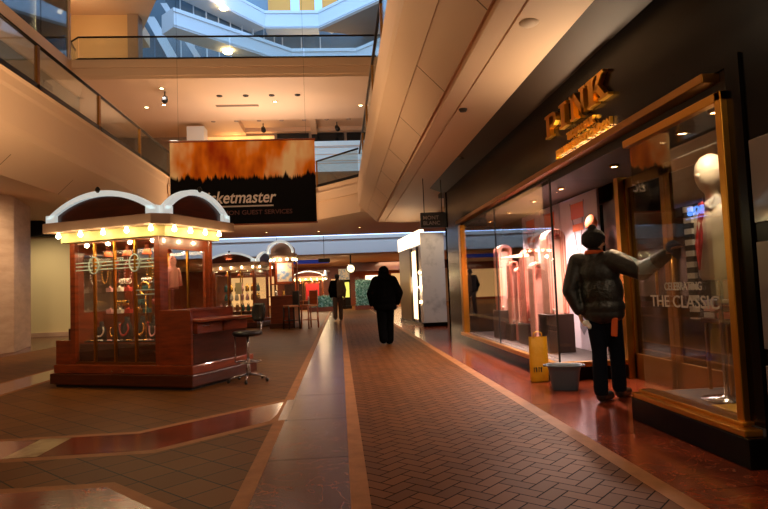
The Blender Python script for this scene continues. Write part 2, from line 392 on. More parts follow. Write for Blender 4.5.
# 0 tile 1 brick 2 mortar 3 red marble 4 rose marble 5 cream 6 pale
rect(-16, 9, -9, 62, 0.0, 0)
YN, YF = -8.0, 36.0
rect(0.08, 1.75, YN, YF, 0.001, 2)                       # bed under the bricks
rect(-0.58, 0.08, YN, YF, 0.001, 4)                      # rose marble strip
rect(1.78, 9, YN, YF, 0.001, 3)                          # red marble along the shopfront
for x0, x1 in ((-0.65, -0.55), (0.02, 0.13), (1.71, 1.83)): rect(x0, x1, YN, YF, 0.004, 5)
for yj in [i*1.3+0.4 for i in range(-5, 27)]: rect(-0.55, 0.02, yj, yj+0.006, 0.0025, 2)
for yj in [i*1.25+0.7 for i in range(-5, 27)]: rect(1.83, 3.4, yj, yj+0.006, 0.0025, 2)
nb0 = len(fl.f)
w = 0.098
c45 = math.cos(PI/4)
for k in range(-330, 420):
    for mm in range(-70, 90):
        for (cx, cy, a, b) in ((0, 0, 2, 1), (0, 1, 1, 2)):
            ox, oy = cx+k+2*mm, cy+k-2*mm
            px, py = (ox-oy)*c45*w, (ox+oy)*c45*w
            if not (-0.3 < px < 2.1 and -2.2 < py < 28): continue
            g = 0.045
            q = [(ox+g, oy+g), (ox+a-g, oy+g), (ox+a-g, oy+b-g), (ox+g, oy+b-g)]
            q = [((x-y)*c45*w, (x+y)*c45*w) for x, y in q]
            q = clip(q, 0.13, 1.71, -2.0, 27.5)
            if len(q) >= 3: flat(q, 0.002, 1)
nb1 = len(fl.f)
rect(0.13, 1.71, 27.5, YF, 0.002, 1); rect(0.13, 1.71, YN, -2.0, 0.002, 1)
# branch bands on the left
def band(up, lo, inset=0.1):
    flat(up + lo[::-1], 0.002, 5)
    def off(path, d):
        out = []
        for i in range(len(path)):
            a = Vector(path[max(i-1, 0)]); b = Vector(path[min(i+1, len(path)-1)])
            t = (b-a).normalized(); n = Vector((-t.y, t.x)); out.append(tuple(Vector(path[i])+n*d))
        return out
    flat(off(up, -inset)[:] + off(lo, inset)[::-1], 0.003, 3)
band([(-8, 5.5), (-3.0, 5.5), (-1.84, 5.5), (-0.62, 6.74)], [(-8, 4.69), (-2.5, 4.69), (-1.46, 4.71), (-0.62, 5.56)])
band([(-8, 4.05), (-1.5, 4.03), (-0.62, 3.12)], [(-8, 3.2), (-1.86, 3.2), (-0.62, 1.95)])
rect(-2.62, -2.36, 4.8, 5.39, 0.0042, 6)
rect(-5.15, -4.4, 5.5, 30, 0.0015, 5); rect(-5.07, -4.48, 5.5, 30, 0.0025, 3)
rect(-16, -7.6, 5.5, 30, 0.001, 4)
rect(-0.62, -0.53, 5.62, 6.66, 0.0045, 4)
fo = S('floor', fl, [M['f_tile'], M['f_brick'], M['mortar'], M['f_marble'], M['f_marble2'], M['f_cream'], M['f_pale']],
       'mall floor of herringbone brick, brown tile and red marble bands')
at = fo.data.attributes.new('tint', 'FLOAT', 'FACE')
at.data.foreach_set('value', [random.random() if nb0 <= i < nb1 else 0.5 for i in range(len(fl.f))])

# ------------------------------------------------------------------ RIGHT GALLERY (soffit and fascia overhead)
prof = [(0.90, 5.35), (0.82, 5.30), (0.82, 5.12), (0.78, 5.05), (0.78, 4.42), (0.80, 4.27), (1.07, 4.00), (1.08, 4.01), (1.42, 3.665), (1.43, 3.70), (1.47, 3.70),
        (1.48, 3.64), (1.70, 3.63), (1.705, 3.65), (1.72, 3.65), (1.725, 3.63), (1.96, 3.62), (2.28, 3.60)]
g = MB(); g.prism_y(prof + [(3.2, 3.60), (3.2, 5.35)], -9, 21.4, 0)
S('ceiling_right_gallery', g, M['plaster'], 'warm plaster fascia and soffit of the right-hand upper gallery')
g = MB(); g.add([(2.28, -9, 3.60), (2.68, -9, 3.44), (2.68, 14.2, 3.44), (2.28, 14.2, 3.60), (2.28, -9, 3.65), (2.9, -9, 3.65), (2.9, 14.2, 3.65), (2.28, 14.2, 3.65)],
                [(0, 1, 2, 3), (4, 5, 6, 7), (0, 1, 5, 4), (3, 2, 6, 7)])
S('ceiling_shopfront_slope', g, M['bronze'], 'sloped soffit above the black shopfront, coloured dark in place of shade')
def slope_joints(mb, xa, za, xb, zb, ys):
    for yj in ys: mb.prism_y([(xa, za-.002), (xb, zb-.002), (xb, zb+.03), (xa, za+.03)], yj, yj+.018)
g = MB(); slope_joints(g, 1.08, 4.01, 1.42, 3.665, [0.7+2.2*k for k in range(10)])
S('trim_1', g, M['joint'], 'dark joints between the soffit panels of the right gallery')

# ------------------------------------------------------------------ LEFT GALLERY
profL = [(-5.72, 5.36), (-5.78, 5.30), (-5.78, 5.12), (-5.80, 5.05), (-5.80, 4.42), (-5.82, 4.27), (-6.09, 4.0), (-6.10, 4.01), (-6.44, 3.68), (-6.45, 3.72), (-6.49, 3.72),
         (-6.5, 3.70), (-7.3, 3.72), (-7.35, 3.84), (-8.9, 3.86)]
g = MB(); g.prism_y(profL + [(-9.6, 3.86), (-9.6, 5.36)], -9, 20.9)
S('ceiling_left_gallery', g, M['plaster'], 'stepped plaster fascia and soffit of the left upper gallery')
g = MB(); slope_joints(g, -6.44, 3.68, -6.10, 4.01, [1.1+2.6*k for k in range(8)])
S('trim_2', g, M['joint'], 'dark panel joints in the left gallery soffit')
g = MB(); g.box(-9.9, -9.5, -9, 22.6, 5.3, 8.85)
S('wall_left_upper', g, M['olive'], 'olive grey wall behind the left upper gallery')
g = MB(); g.prism_y([(-9.42, 8.8), (-9.36, 9.0), (-9.36, 9.5), (-9.5, 9.62), (-9.5, 9.98), (-13, 9.98), (-13, 8.8)], -9, 22.4)
S('trim_3', g, M['plaster'], 'plaster fascia of the third level on the left')
g = MB(); g.box(-13.2, -13.0, -9, 30, 5, 15); S('wall_left_high', g, M['plaster_dim'], 'taupe wall behind the third level on the left')
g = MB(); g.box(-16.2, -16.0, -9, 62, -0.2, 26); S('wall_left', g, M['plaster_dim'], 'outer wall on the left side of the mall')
# ground floor behind the left pillar
g = MB(); g.box(-16, -9.2, 21.6, 21.9, 0.12, 3.5); S('wall_left_cream', g, M['cream'], 'cream wall beyond the stone pillar on the left')
g = MB(); g.box(-16, -9.2, 21.5, 21.6, 0, 0.14); S('baseboard_left', g, M['stone'], 'grey stone base along the cream wall')
g = MB(); g.box(-16, -7.9, 21.3, 21.9, 3.5, 4.4); S('trim_4', g, M['black_matte'], 'dark header band above the cream wall')
g = MB(); g.prism([(-8.0, 15.2), (-8.5, 17.0), (-10.2, 17.0), (-10.2, 13.9), (-8.35, 13.9)][::1], 0, 3.9)
S('wall_left_pillar', g, M['stone'], 'broad stone-clad pillar at the left edge beyond the kiosk', 0.01)
g = MB(); g.box(-10.6, -9.6, -9, 13.9, 0, 4.2); S('wall_left_shops', g, M['stone'], 'stone wall under the left gallery')

# ------------------------------------------------------------------ BACK CROSSING: level two
frontp = [(-5.75, 20.7), (-4.6, 23.5), (-0.75, 23.5), (0.85, 21.5)]
def wall_path(mb, path, z0, z1, t, mi=0):
    for (a, b) in zip(path, path[1:]):
        a = Vector(a); b = Vector(b); d = (b-a).normalized(); n = Vector((-d.y, d.x))*t
        mb.prism([tuple(a), tuple(b), tuple(b+n), tuple(a+n)], z0, z1, mi)
g = MB()
g.prism(frontp + [(0.85, 30.2), (-5.75, 30.2)], 4.05, 5.35)
g.prism([(-16, 20.7), (-5.75, 20.7), (-5.75, 30.2), (-16, 30.2)], 4.05, 5.35)
g.prism([(0.85, 21.4), (9, 21.4), (9, 30.2), (0.85, 30.2)], 4.05, 5.35)
wall_path(g, [(-5.75, 20.6), (-4.6, 23.36), (-0.75, 23.36), (0.85, 21.36)], 4.75, 5.1, 0.2)
S('ceiling_back', g, M['plaster'], 'plaster underside and fascia of the level crossing behind the banner')
g = MB(); g.box(-16, 9, 30.2, 30.35, 4.1, 4.6); S('trim_5', g, M['plaster2'], 'plaster lip at the far edge of the low ceiling')
# cool lit cove and ring beyond
g = MB(); g.box(-12, 8, 33.4, 33.8, 3.3, 4.75); g.box(-12, 8, 33.1, 33.4, 4.1, 4.3)
S('trim_6', g, M['white_band'], 'white stepped cove beyond the crossing, lit by cool light')
g = MB(); g.box(-11.5, 7.5, 33.15, 33.35, 4.32, 4.38)
t = tag(g.build('cove_light', M['glow_blue']), 'cool white light tube lying in the stepped ceiling cove', 'light')
lamp('cove lamp', 'AREA', (-2, 31.6, 4.5), 60, COOL, sx=16, sy=0.4, rot=(math.radians(55), 0, 0))
g = MB(); g.box(-16, 9, 33.8, 62, 3.25, 3.6); g.box(-16, 9, 30.2, 33.9, 4.75, 5.2); S('ceiling_far', g, M['plaster'], 'low plaster ceiling over the far end of the mall')
# far end walls with lit shops
g = MB(); g.box(-16, 9, 50, 50.3, 0, 3.3); S('wall_back', g, M['wood_orange'], 'warm brown end wall of the mall')
for i, (x0, x1, z0, z1, mm) in enumerate([(-9, -5.2, 0.2, 2.6, 'glow_shop'), (-4.6, -2.9, 0.4, 2.5, 'wood_dark'), (-0.7, 0.3, 0.3, 2.2, 'glow_shop'), (2.2, 4.2, 1.9, 2.4, 'glow_white'), (4.4, 8, 0.3, 2.5, 'glow_shop')]):
    g = MB(); g.box(x0, x1, 49.9, 49.99, z0, z1)
    S('window_%d' % (i+1), g, M[mm], 'shop opening in the far brown end wall')
g = MB(); g.box(0.85, 9, 44, 44.3, 2.6, 3.25); S('trim_7', g, M['wood_dark'], 'dark timber header over the far shops')

# level three crossing
g = MB(); g.box(-16, 9, 22, 27.5, 9.3, 10.05); g.box(-16, 9, 27.5, 34.2, 9.8, 10.05)
g.box(-16, 9, 21.93, 22.1, 9.72, 9.95); g.box(-16, 9, 21.96, 22.1, 9.42, 9.6)
for x0, x1 in ((-16, -4.6), (-1.2, -0.9), (4, 9)): g.box(x0, x1, 27.5, 31, 9.5, 9.82)
g.box(-4.6, 4, 30.6, 31, 9.6, 9.82)
S('ceiling_third_level', g, M['plaster'], 'plaster slab of the third level crossing with a coffered soffit')
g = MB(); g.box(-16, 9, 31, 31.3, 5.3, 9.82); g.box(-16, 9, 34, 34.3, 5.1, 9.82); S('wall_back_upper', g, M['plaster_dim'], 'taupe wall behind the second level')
g = MB()
for x0, x1 in ((-3.0, -1.35), (-1.2, 0.5), (0.65, 2.4)): g.box(x0, x1, 30.9, 31.0, 6.4, 9.55)
S('window_6', g, M['mirror_dark'], 'dark shop glazing at the back of the second level')
g = MB(); g.box(-6.6, -3.15, 30.85, 31.0, 6.2, 9.45); S('window_7', g, M['glow_shop'], 'warm lit shop opening at the back of the second level')
g = MB(); g.box(-0.95, 2.6, 25.0, 25.1, 6.3, 7.6)
S('window_8', g, M['glow_sky'], 'pale blue glazing behind the angled railing, glowing in place of daylight')
g = MB()
for z in (6.62, 6.72, 7.0, 7.3, 7.36): g.box(-0.95, 2.6, 24.96, 25.0, z, z+0.03)
S('trim_8', g, M['white_band'], 'white rails across the pale blue glazing')
g = MB(); g.box(-7.0, -6.2, 28.3, 29.1, 5.3, 9.3); S('wall_white_column', g, M['white_band'], 'white column on the second level left of the banner')
g = MB(); g.box(-5.75, 2.5, 25.1, 25.4, 5.3, 6.3); g.box(-16, 9, 30.0, 30.2, 5.3, 5.5); S('wall_back_low', g, M['plaster_dim'], 'low taupe wall behind the level two railing')

# left end of level three: ochre wall, curtain glass, soffit above
g = MB(); g.box(-13, -8.85, 26, 26.3, 10.0, 14.3); S('wall_ochre', g, M['yellow'], 'ochre wall behind the third level railing')
g = MB(); g.box(-8.85, -8.4, 25.9, 26.5, 10.0, 14.3); S('trim_9', g, M['plaster_dim'], 'grey pier beside the ochre wall')
g = MB(); g.prism([(-13, 22.0), (-8.0, 22.0), (-7.0, 24.2), (-8.9, 27.9), (-9.0, 29.5), (-13, 29.5)], 13.65, 14.3)
S('ceiling_fourth_level', g, M['plaster'], 'beige soffit of the fourth level at top left')
g = MB(); g.box(4.0, 4.2, -9, 22, 3.7, 14.7); S('wall_right_upper', g, M['plaster'], 'plaster wall behind the right upper gallery')
g = MB(); g.box(-16, 9, -9, 26.4, 14.6, 15); S('ceiling', g, M['plaster_dim'], 'unseen high ceiling added over the near atrium to block sky light')  # added cover, keeps sky light off the near floor
# atrium glazed wall on third level left
t = thing('glass_screen', 'tall grey glass screen on the third level at top left, shop lights behind it', 'glass screen', (-9.55, 0, 9.98))
for k in range(5):
    y0 = 11.0+k*2.2
    g = MB(); g.box(-0.02, 0.02, y0, y0+2.16, 0.0, 3.6); g.build('glass_panel', M['dark_glass'], t)
g = MB(); g.box(-0.06, 0.06, 21.72, 21.85, 0.0, 3.7); g.build('end_post', M['plaster'], t)

# white zig-zag balconies of the far atrium
def zband(name, path, z0, z1, mats, label, depth=1.4):
    g = MB(); wall_path(g, path, z0, z1, depth)
    wall_path(g, [(x, y-0.08) for x, y in path], z1-0.25, z1-0.05, 0.1)
    wall_path(g, [(x, y-0.06) for x, y in path], z0+0.1, z0+0.22, 0.1)
    return S(name, g, mats, label)
ZB = 16.6
pA = [(-8.9, 33.6), (-2.7, 39.5), (1.7, 39.5), (7, 34)]
zband('trim_10', pA, ZB, ZB+1.15, M['white_band'], 'white zig-zag balcony front of the far atrium, lower tier')
pB = [(-15, 36), (-12.0, 34.5), (-4.9, 44.0), (-0.9, 44.0), (5.6, 37.5), (8.5, 37.5)]
zband('trim_11', pB, 21.2, 22.6, M['white_band'], 'white zig-zag balcony front of the far atrium, upper tier')
g = MB(); g.prism([(-0.9, 44.0), (5.6, 37.5), (8.8, 37.5), (8.8, 47)], 21.0, 21.2); S('ceiling_atrium_corner', g, M['plaster_dim'], 'grey underside of the upper white balcony')
g = MB(); wall_path(g, [(-16, 40), (-11.0, 39.5), (-4.4, 46.5), (0, 46.5), (6.5, 43), (9, 43)], 10, 26, 0.3)
S('wall_atrium_glazing', g, M['atrium_glass'], 'blue grey glazed shopfronts behind the white balconies')
g = MB(); g.box(-5.6, 0.6, 46.0, 46.3, 22.4, 25.5); S('wall_atrium_orange', g, M['orange_wall'], 'orange wall panels above the upper white balcony')
g = MB(); g.box(-3.1, -2.4, 45.9, 46.0, 22.4, 25.5); g.box(-1.2, -0.6, 45.9, 46.0, 22.4, 25.5); S('window_9', g, M['glow_sky'], 'pale blue windows between the orange wall panels')
g = MB(); g.prism_y([(-11.9, 19.3), (-11.3, 19.3), (-9.6, 16.0), (-10.2, 16.0)], 38, 38.6); g.prism_y([(-10.9, 20.2), (-10.5, 20.2), (-8.4, 16.6), (-8.8, 16.6)], 38, 38.4)
S('trim_24', g, M['white_band'], 'white sloping beams at the left end of the zig-zag balcony')
g = MB()
for k in range(9):
    x = -10.2+k*0.72; g.box(x, x+.07, 40.0+k*.68, 40.1+k*.68, 10, 21.5)
for x in (-3.9, -2.4, -.9, .5): g.box(x, x+.09, 46.3, 46.4, 10, 21.5)
S('trim_25', g, M['white_band'], 'white mullions of the atrium glazing')
g = MB(); g.box(-16, 9, 61, 61.3, 0, 26); S('wall_back_outer', g, M['white_band'], 'outer end wall of the atrium')
g = MB(); g.box(8.8, 9, 15.4, 62, 0, 26); S('wall_right_outer', g, M['plaster_dim'], 'outer wall on the right side of the atrium')
g = MB(); g.box(-16, 9, -9.2, -9, 0, 15); S('wall_front', g, M['plaster_dim'], 'wall of the mall behind the viewpoint')

# ------------------------------------------------------------------ RAILINGS
def railing(label, path, z, h, spacing, name='glass_railing', base=0.1, closed_posts=True, rr=0.035):
    x0, y0 = path[0]
    t = thing(name, label, 'railing', (x0, y0, z))
    loc = [Vector((x-x0, y-y0, 0)) for x, y in path]
    g = MB(); g.tube([p+Vector((0, 0, h)) for p in loc], rr, 10); g.build('handrail', M['dark_metal'], t)
    g = MB()
    for a, b in zip(loc, loc[1:]):
        d = (b-a).normalized(); n = Vector((-d.y, d.x, 0))*0.03
        g.add([a-n, b-n, b+n, a+n, a-n+Vector((0, 0, base)), b-n+Vector((0, 0, base)), b+n+Vector((0, 0, base)), a+n+Vector((0, 0, base))],
              [(0, 3, 2, 1), (4, 5, 6, 7), (0, 1, 5, 4), (1, 2, 6, 5), (2, 3, 7, 6), (3, 0, 4, 7)])
    g.build('bottom_rail', M['dark_metal'], t)
    for a, b in zip(loc, loc[1:]):
        L = (b-a).length; n = max(1, round(L/spacing)); d = (b-a)/n; u = d.normalized(); nn = Vector((-u.y, u.x, 0))*0.006
        for k in range(n):
            p = a+d*k+u*0.03; q = a+d*(k+1)-u*0.03; lo = Vector((0, 0, base)); hi = Vector((0, 0, h-0.03))
            g = MB(); g.add([p-nn+lo, q-nn+lo, q+nn+lo, p+nn+lo, p-nn+hi, q-nn+hi, q+nn+hi, p+nn+hi],
                            [(0, 3, 2, 1), (4, 5, 6, 7), (0, 1, 5, 4), (1, 2, 6, 5), (2, 3, 7, 6), (3, 0, 4, 7)])
            g.build('glass_panel', M['rail_glass'], t)
            if closed_posts:
                c = a+d*k; g = MB(); g.box(c.x-0.03, c.x+0.03, c.y-0.05, c.y+0.05, 0, h-0.02); g.build('post', M['brass_dark'], t)
    return t
railing('long glass railing with dark handrail along the left upper gallery', [(-5.75, 8.8), (-5.75, 20.7)], 5.35, 0.88, 2.95)
railing('glass railing with dark handrail along the right upper gallery overhead', [(0.9, 4.4), (0.9, 21.5)], 5.35, 0.88, 2.9)
railing('angled glass railing with dark frame just right of the big banner', [(-0.75, 23.5), (0.85, 21.5)], 5.35, 1.05, 3.0)
railing('glass railing on the second level crossing behind the big banner', [(-5.7, 20.8), (-4.6, 23.5), (-0.8, 23.5)], 5.35, 1.0, 2.0)
railing('glass railing with dark handrail across the third level, below the blue-lit balconies', [(-9.9, 23.2), (-9.75, 22.45), (-9.3, 22.05), (1.7, 22.05)], 10.02, 0.9, 2.7, closed_posts=False)

# ------------------------------------------------------------------ BANNER
t = thing('hanging_banner', 'large hanging banner with orange concert glow over a dark crowd and white lettering', 'banner', (-2.48, 16.0, 4.2))
g = MB(); g.box(-1.93, 1.93, -0.012, 0.012, -1.12, 1.13); g.build('banner_sheet', M['banner'], t)
g = MB(); g.tube([(-1.95, 0, 1.15), (1.95, 0, 1.15)], 0.03); g.build('top_bar', M['wood_orange'], t)
g = MB(); g.tube([(-1.95, 0, -1.13), (1.95, 0, -1.13)], 0.022); g.build('bottom_bar', M['wood_orange'], t)
for x in (-1.7, 1.7):
    g = MB(); g.tube([(x, 0, 1.15), (x, 0, 10.4)], 0.003, 6); g.build('suspension_cable', M['dark_metal'], t)
g = text_mb('ticketmaster', 0.46, 0.006, 0.006, 0.25); xs = [v[0] for v in g.v]; wd = max(xs)-min(xs)
sc_ = 1.98/wd
g.v = [(-1.12+(v[0]-min(xs))*sc_, -0.02-v[2], -0.55+v[1]) for v in g.v]
g.build('white_lettering', mat('banner white ink', rgb(226, 210, 200), 0.6), t)['label'] = 'white slanted lettering'
g = MB(); g.box(-0.72, 0.78, -0.018, -0.013, -0.66, -0.62); g.build('underline', mat('banner underline', rgb(190, 176, 168), 0.6), t)
words('AT SIMON GUEST SERVICES', 0.17, 0.006, 0.002, 2.26, lambda x, y, d: (-0.98+x, -0.02-d, -0.87+y), 'red_lettering', mat('banner red ink', rgb(84, 30, 20), 0.6), t, 'dark red lettering')

# ------------------------------------------------------------------ BLACK SHOPFRONT (right)
XF = 2.62
g = MB()
g.box(2.64, 2.9, 2.4, 14.2, 2.58, 3.5)                                   # header
g.box(2.62, 2.9, 2.4, 3.5, 0, 0.1)
g.box(2.62, 2.9, 12.35, 14.2, 0, 2.6)                                    # far pier
g.box(2.58, 2.9, 3.50, 3.635, 0, 2.6)                                     # near pier between window and door
g.box(2.62, 2.9, 2.4, 2.7, 0, 2.6)
g.box(2.62, 9, 14.0, 14.2, 0, 3.6)
g.box(2.62, 4.2, -9, 2.4, 0, 3.6)
S('wall_right', g, M['black_gloss'], 'glossy black shopfront facade on the right')
g = MB(); g.box(2.66, 3.5, 3.3, 12.4, 2.42, 2.58); S('ceiling_shop_window', g, M['bronze'], 'dark ceiling over the shop windows and entrance')
g = MB(); g.box(2.53, 2.66, 3.8, 12.5, 2.51, 2.575); S('trim_12', g, M['brass_dark'], 'brass ledge running under the shop name', 0.006)
g = MB(); g.box(2.54, 2.66, 12.12, 12.3, 0.2, 2.46); g.box(2.56, 2.66, 12.3, 12.36, 0.2, 2.46)
S('trim_13', g, M['brass'], 'brass frame at the far end of the large shop window', 0.006)
# window plinths
g = MB(); g.box(2.56, 3.6, 6.95, 12.35, 0.0, 0.17); S('trim_14', g, M['black_gloss'], 'black plinth below the large shop window')
g = MB(); g.box(2.56, 3.6, 6.97, 12.2, 0.17, 0.215); S('floor_window', g, M['grey_carpet'], 'display floor of the large shop window')
g = MB(); g.box(2.50, 2.58, 6.90, 12.3, 0.165, 0.225); g.box(2.50, 3.6, 6.88, 6.97, 0.165, 0.225); S('trim_15', g, M['brass'], 'brass sill of the large shop window', 0.005)
g = MB(); g.box(2.43, 3.6, 3.45, 4.90, 0.0, 0.185); S('trim_16', g, M['black_gloss'], 'black plinth below the near glass display bay', 0.006)
g = MB(); g.box(2.44, 2.56, 3.5, 4.89, 0.185, 0.225); g.box(2.50, 2.62, 3.6, 4.90, 0.225, 0.25); g.box(2.44, 3.6, 4.86, 4.91, 0.185, 0.225); S('trim_17', g, M['brass'], 'brass sill of the near glass display bay', 0.004)
g = MB(); g.box(2.56, 3.6, 3.5, 4.87, 0.185, 0.23); S('floor_bay', g, M['grey_carpet'], 'grey display floor of the near bay')
g = MB(); g.box(2.535, 2.60, 3.636, 3.70, 0.2, 2.40); g.box(2.535, 2.60, 3.636, 4.98, 2.335, 2.40)
S('trim_18', g, M['brass'], 'brass frame around the near glass display bay', 0.006)
# panes
def pane(n, box, label, m='shop_glass'):
    g = MB(); g.box(*box); return S('window_%d' % n, g, M[m], label)
pane(10, (2.585, 2.597, 6.95, 12.12, 0.2, 2.44), 'large front pane of the shop window')
pane(11, (2.60, 3.5, 6.93, 6.942, 0.2, 2.44), 'side pane of the large shop window beside the entrance')
pane(12, (2.555, 2.567, 3.70, 4.91, 0.23, 2.34), 'front pane of the near display bay')
pane(13, (2.57, 3.5, 4.90, 4.912, 0.23, 2.42), 'side pane of the near display bay being washed')
g = MB(); g.box(2.58, 2.60, 6.93, 6.95, 0.2, 2.44); g.box(2.583, 2.60, 9.55, 9.562, 0.22, 2.44)
S('trim_19', g, M['black_matte'], 'dark glass edge at the corner of the large shop window')
# entrance recess with brass framed doors
for n, (y0, y1) in enumerate(((5.05, 5.98), (5.99, 6.9))):
    d = MB(); d.box(3.48, 3.54, y0, y0+0.09, 0, 2.4); d.box(3.48, 3.54, y1-0.09, y1, 0, 2.4); d.box(3.48, 3.54, y0, y1, 2.28, 2.4); d.box(3.48, 3.54, y0, y1, 0, 0.3)
    do = S('door_%d' % (n+1), d, M['brass_dark'], ('brass framed glass door of the black shop, nearer leaf', 'brass framed glass door of the black shop, farther leaf')[n], 0.004)
    p = MB(); p.box(3.505, 3.515, y0+0.09, y1-0.09, 0.3, 2.28); p.build('pane', M['dark_glass'], do)
    h = MB(); yy = y1-0.16 if n == 0 else y0+0.16
    h.tube([(3.47, yy, 0.9), (3.42, yy, 0.9), (3.42, yy, 1.4), (3.47, yy, 1.4)], 0.014); h.build('door_handle', M['brass'], do)
g = MB(); g.box(3.40, 3.52, 6.86, 6.96, 0, 2.42); S('trim_20', g, M['brass'], 'bright brass post at the back of the entrance')
g = MB(); g.box(3.5, 3.56, 7.0, 12.3, 2.2, 2.45); g.box(3.50, 3.58, 3.3, 4.9, 0.2, 2.42); g.box(3.5, 3.56, 6.97, 7.5, .2, 2.45); S('wall_window_back', g, M['wood_dark'], 'dark wood back of the display bay')
g = MB(); g.box(7.0, 7.2, -2, 15.2, 0, 3.6); S('wall_shop_interior', g, M['wood_dark'], 'dark back wall inside the shop')
g = MB(); g.box(2.66, 7.2, -2, 15.2, 3.5, 3.7); S('ceiling_shop', g, M['bronze'], 'dark ceiling inside the shop')
# dark grey glass door at the right edge
d = MB(); d.box(2.60, 2.66, 2.7, 3.5, 0, 2.6)
do = S('door_3', d, M['black_gloss'], 'black door with grey panels at the right edge')
for z0, z1 in ((1.5, 2.02), (0.72, 1.38), (0.15, 0.62)):
    p = MB(); p.box(2.585, 2.602, 2.74, 3.47, z0, z1); p.build('grey_panel', M['grey_panel'], do, 0.004)

# shop name: slab-serif PINK and two small lines, each letter a part
def slab(letter):
    W = 0.40
    P = {'P': [[(0, 0), (.26, 0), (.26, .1), (.2, .1), (.2, .9), (.26, 1), (0, 1), (0, .9), (.06, .9), (.06, .1), (0, .1)],
               [(.2, .88), (.34, .84), (.38, .74), (.38, .62), (.34, .52), (.2, .46), (.2, .36), (.38, .40), (.48, .52), (.5, .68), (.48, .84), (.38, .97), (.2, 1)]],
         'I': [[(.08, 0), (.38, 0), (.38, .1), (.31, .1), (.31, .9), (.38, .9), (.38, 1), (.08, 1), (.08, .9), (.15, .9), (.15, .1), (.08, .1)]],
         'N': [[(0, 0), (.2, 0), (.2, .1), (.15, .1), (.15, .9), (.2, 1), (0, 1), (0, .9), (.05, .9), (.05, .1), (0, .1)],
               [(.02, 1), (.2, 1), (.5, .12), (.5, 0), (.42, 0), (.1, .88)],
               [(.36, .9), (.36, 1), (.56, 1), (.56, .9), (.51, .9), (.51, 0), (.41, 0), (.41, .9)]],
         'K': [[(0, 0), (.28, 0), (.28, .1), (.22, .1), (.22, .9), (.28, 1), (0, 1), (0, .9), (.06, .9), (.06, .1), (0, .1)],
               [(.22, .42), (.36, .92), (.3, 1), (.54, 1), (.54, .92), (.48, .9), (.3, .42)],
               [(.26, .56), (.42, .1), (.36, .1), (.36, 0), (.64, 0), (.64, .1), (.56, .1), (.36, .62)]]}
    return P[letter]
sg = thing('shop_name_sign', 'raised gold shop name on the black facade above the brass ledge', 'sign', (2.64, 6.98, 2.93))
pos = 0.0; HL = 0.275
for ch, wd in (('P', .5), ('I', .46), ('N', .56), ('K', .64)):
    g = MB()
    for poly in slab(ch):
        pts = [(-(pos+x*0.74), z*HL) for x, z in poly]
        g.prism_x(pts, -0.055, 0.0)
    g.build('letter_' + ch.lower(), M['gold_letter'], sg)
    pos += wd*0.74+0.03
def sign_line(txt, size, ymid, z, length, nm):
    words(txt, size, 0.03, 0.004, length, lambda x, y, d: (-0.02-d, -(ymid-length/2+x), z-2.93+y), nm, M['gold_letter'], sg)
sign_line('THOMAS PINK', 0.105, 0.95, 2.775, 0.72, 'small_lettering')
sign_line('JERMYN STREET LONDON', 0.105, 0.95, 2.655, 1.42, 'lower_lettering')
lamp('sign uplight', 'AREA', (2.56, 6.1, 2.60), 18, WARM2, sx=0.06, sy=1.7, rot=(PI, math.radians(12), 0))

# lettering on the near bay glass
t = thing('window_lettering', 'white vinyl lettering on the near display bay glass', 'lettering', (2.553, 4.7, 1.06))
def vinyl(txt, size, yc, z, length, nm):
    words(txt, size, 0.002, 0.001, length, lambda x, y, d: (-0.002-d, -(yc-length/2+x), z-1.06+y), nm, M['text_white'], t)
vinyl('CELEBRATING', 0.085, 0.46, 1.085, 0.48, 'upper_line'); vinyl('THE CLASSIC', 0.13, 0.44, 0.955, 0.88, 'lower_line')

# ------------------------------------------------------------------ WINDOW DISPLAY
def slab_cloth(px, py, z0, z1, wx, dy, m, label):      # tall cloth strip draped over a round top
    g = MB(); pts = []
    for k in range(13):
        a = PI*k/12; pts.append((wx/2*math.cos(a), z1-z0-wx/2+wx/2*math.sin(a)))
    inner = [(wx*0.27*math.cos(PI*k/12), z1-z0-wx/2+wx*0.27*math.sin(PI*k/12)) for k in range(12, -1, -1)]
    outline = [(wx/2, 0)] + pts + [(-wx/2, 0), (-wx*0.27, 0)] + inner + [(wx*0.27, 0)]
    g.prism_y(outline, -dy/2, dy/2)
    t = thing('draped_cloth', label, 'cloth', (px, py, z0), 0, 'striped cloth strips in the shop window')
    g.build('cloth_strip', m, t, 0.012)
    g = MB(); g.box(-wx*0.255, wx*0.255, -dy*0.3, dy*0.3, 0, z1-z0-wx*0.5); g.build('inner_core', M['pink_cloth'], t)
    g = MB(); g.ball((-wx*0.33, -dy/2-0.01, 0.06), 0.022); g.build('end_button', M['pearl'], t)
    return t
SC = [(2.98, 10.55, 0.72, 1.90, 0.26, 0.34, 'pink_stripe', 'tall pale pink striped cloth over a rounded top, farthest left in the shop window'),
      (3.0, 10.05, 0.50, 1.58, 0.16, 0.22, 'pink_stripe2', 'narrow coral striped cloth strip beside the farthest tall pink one'),
      (3.0, 9.65, 0.24, 1.46, 0.17, 0.2, 'pink_stripe', 'narrow pale pink striped cloth standing on the window floor'),
      (3.05, 9.3, 0.55, 1.74, 0.25, 0.26, 'pink_stripe2', 'rounded coral striped cloth loop in the middle of the shop window'),
      (2.98, 8.75, 0.24, 1.50, 0.2, 0.24, 'pink_stripe', 'lower pale pink striped cloth loop in front of the middle one'),
      (3.05, 8.2, 0.74, 1.93, 0.28, 0.3, 'pink_stripe', 'tallest bright pink cloth loop on the dark box near the glass corner')]
for a in SC: slab_cloth(a[0], a[1], a[2], a[3], a[4], a[5], M[a[6]], a[7])
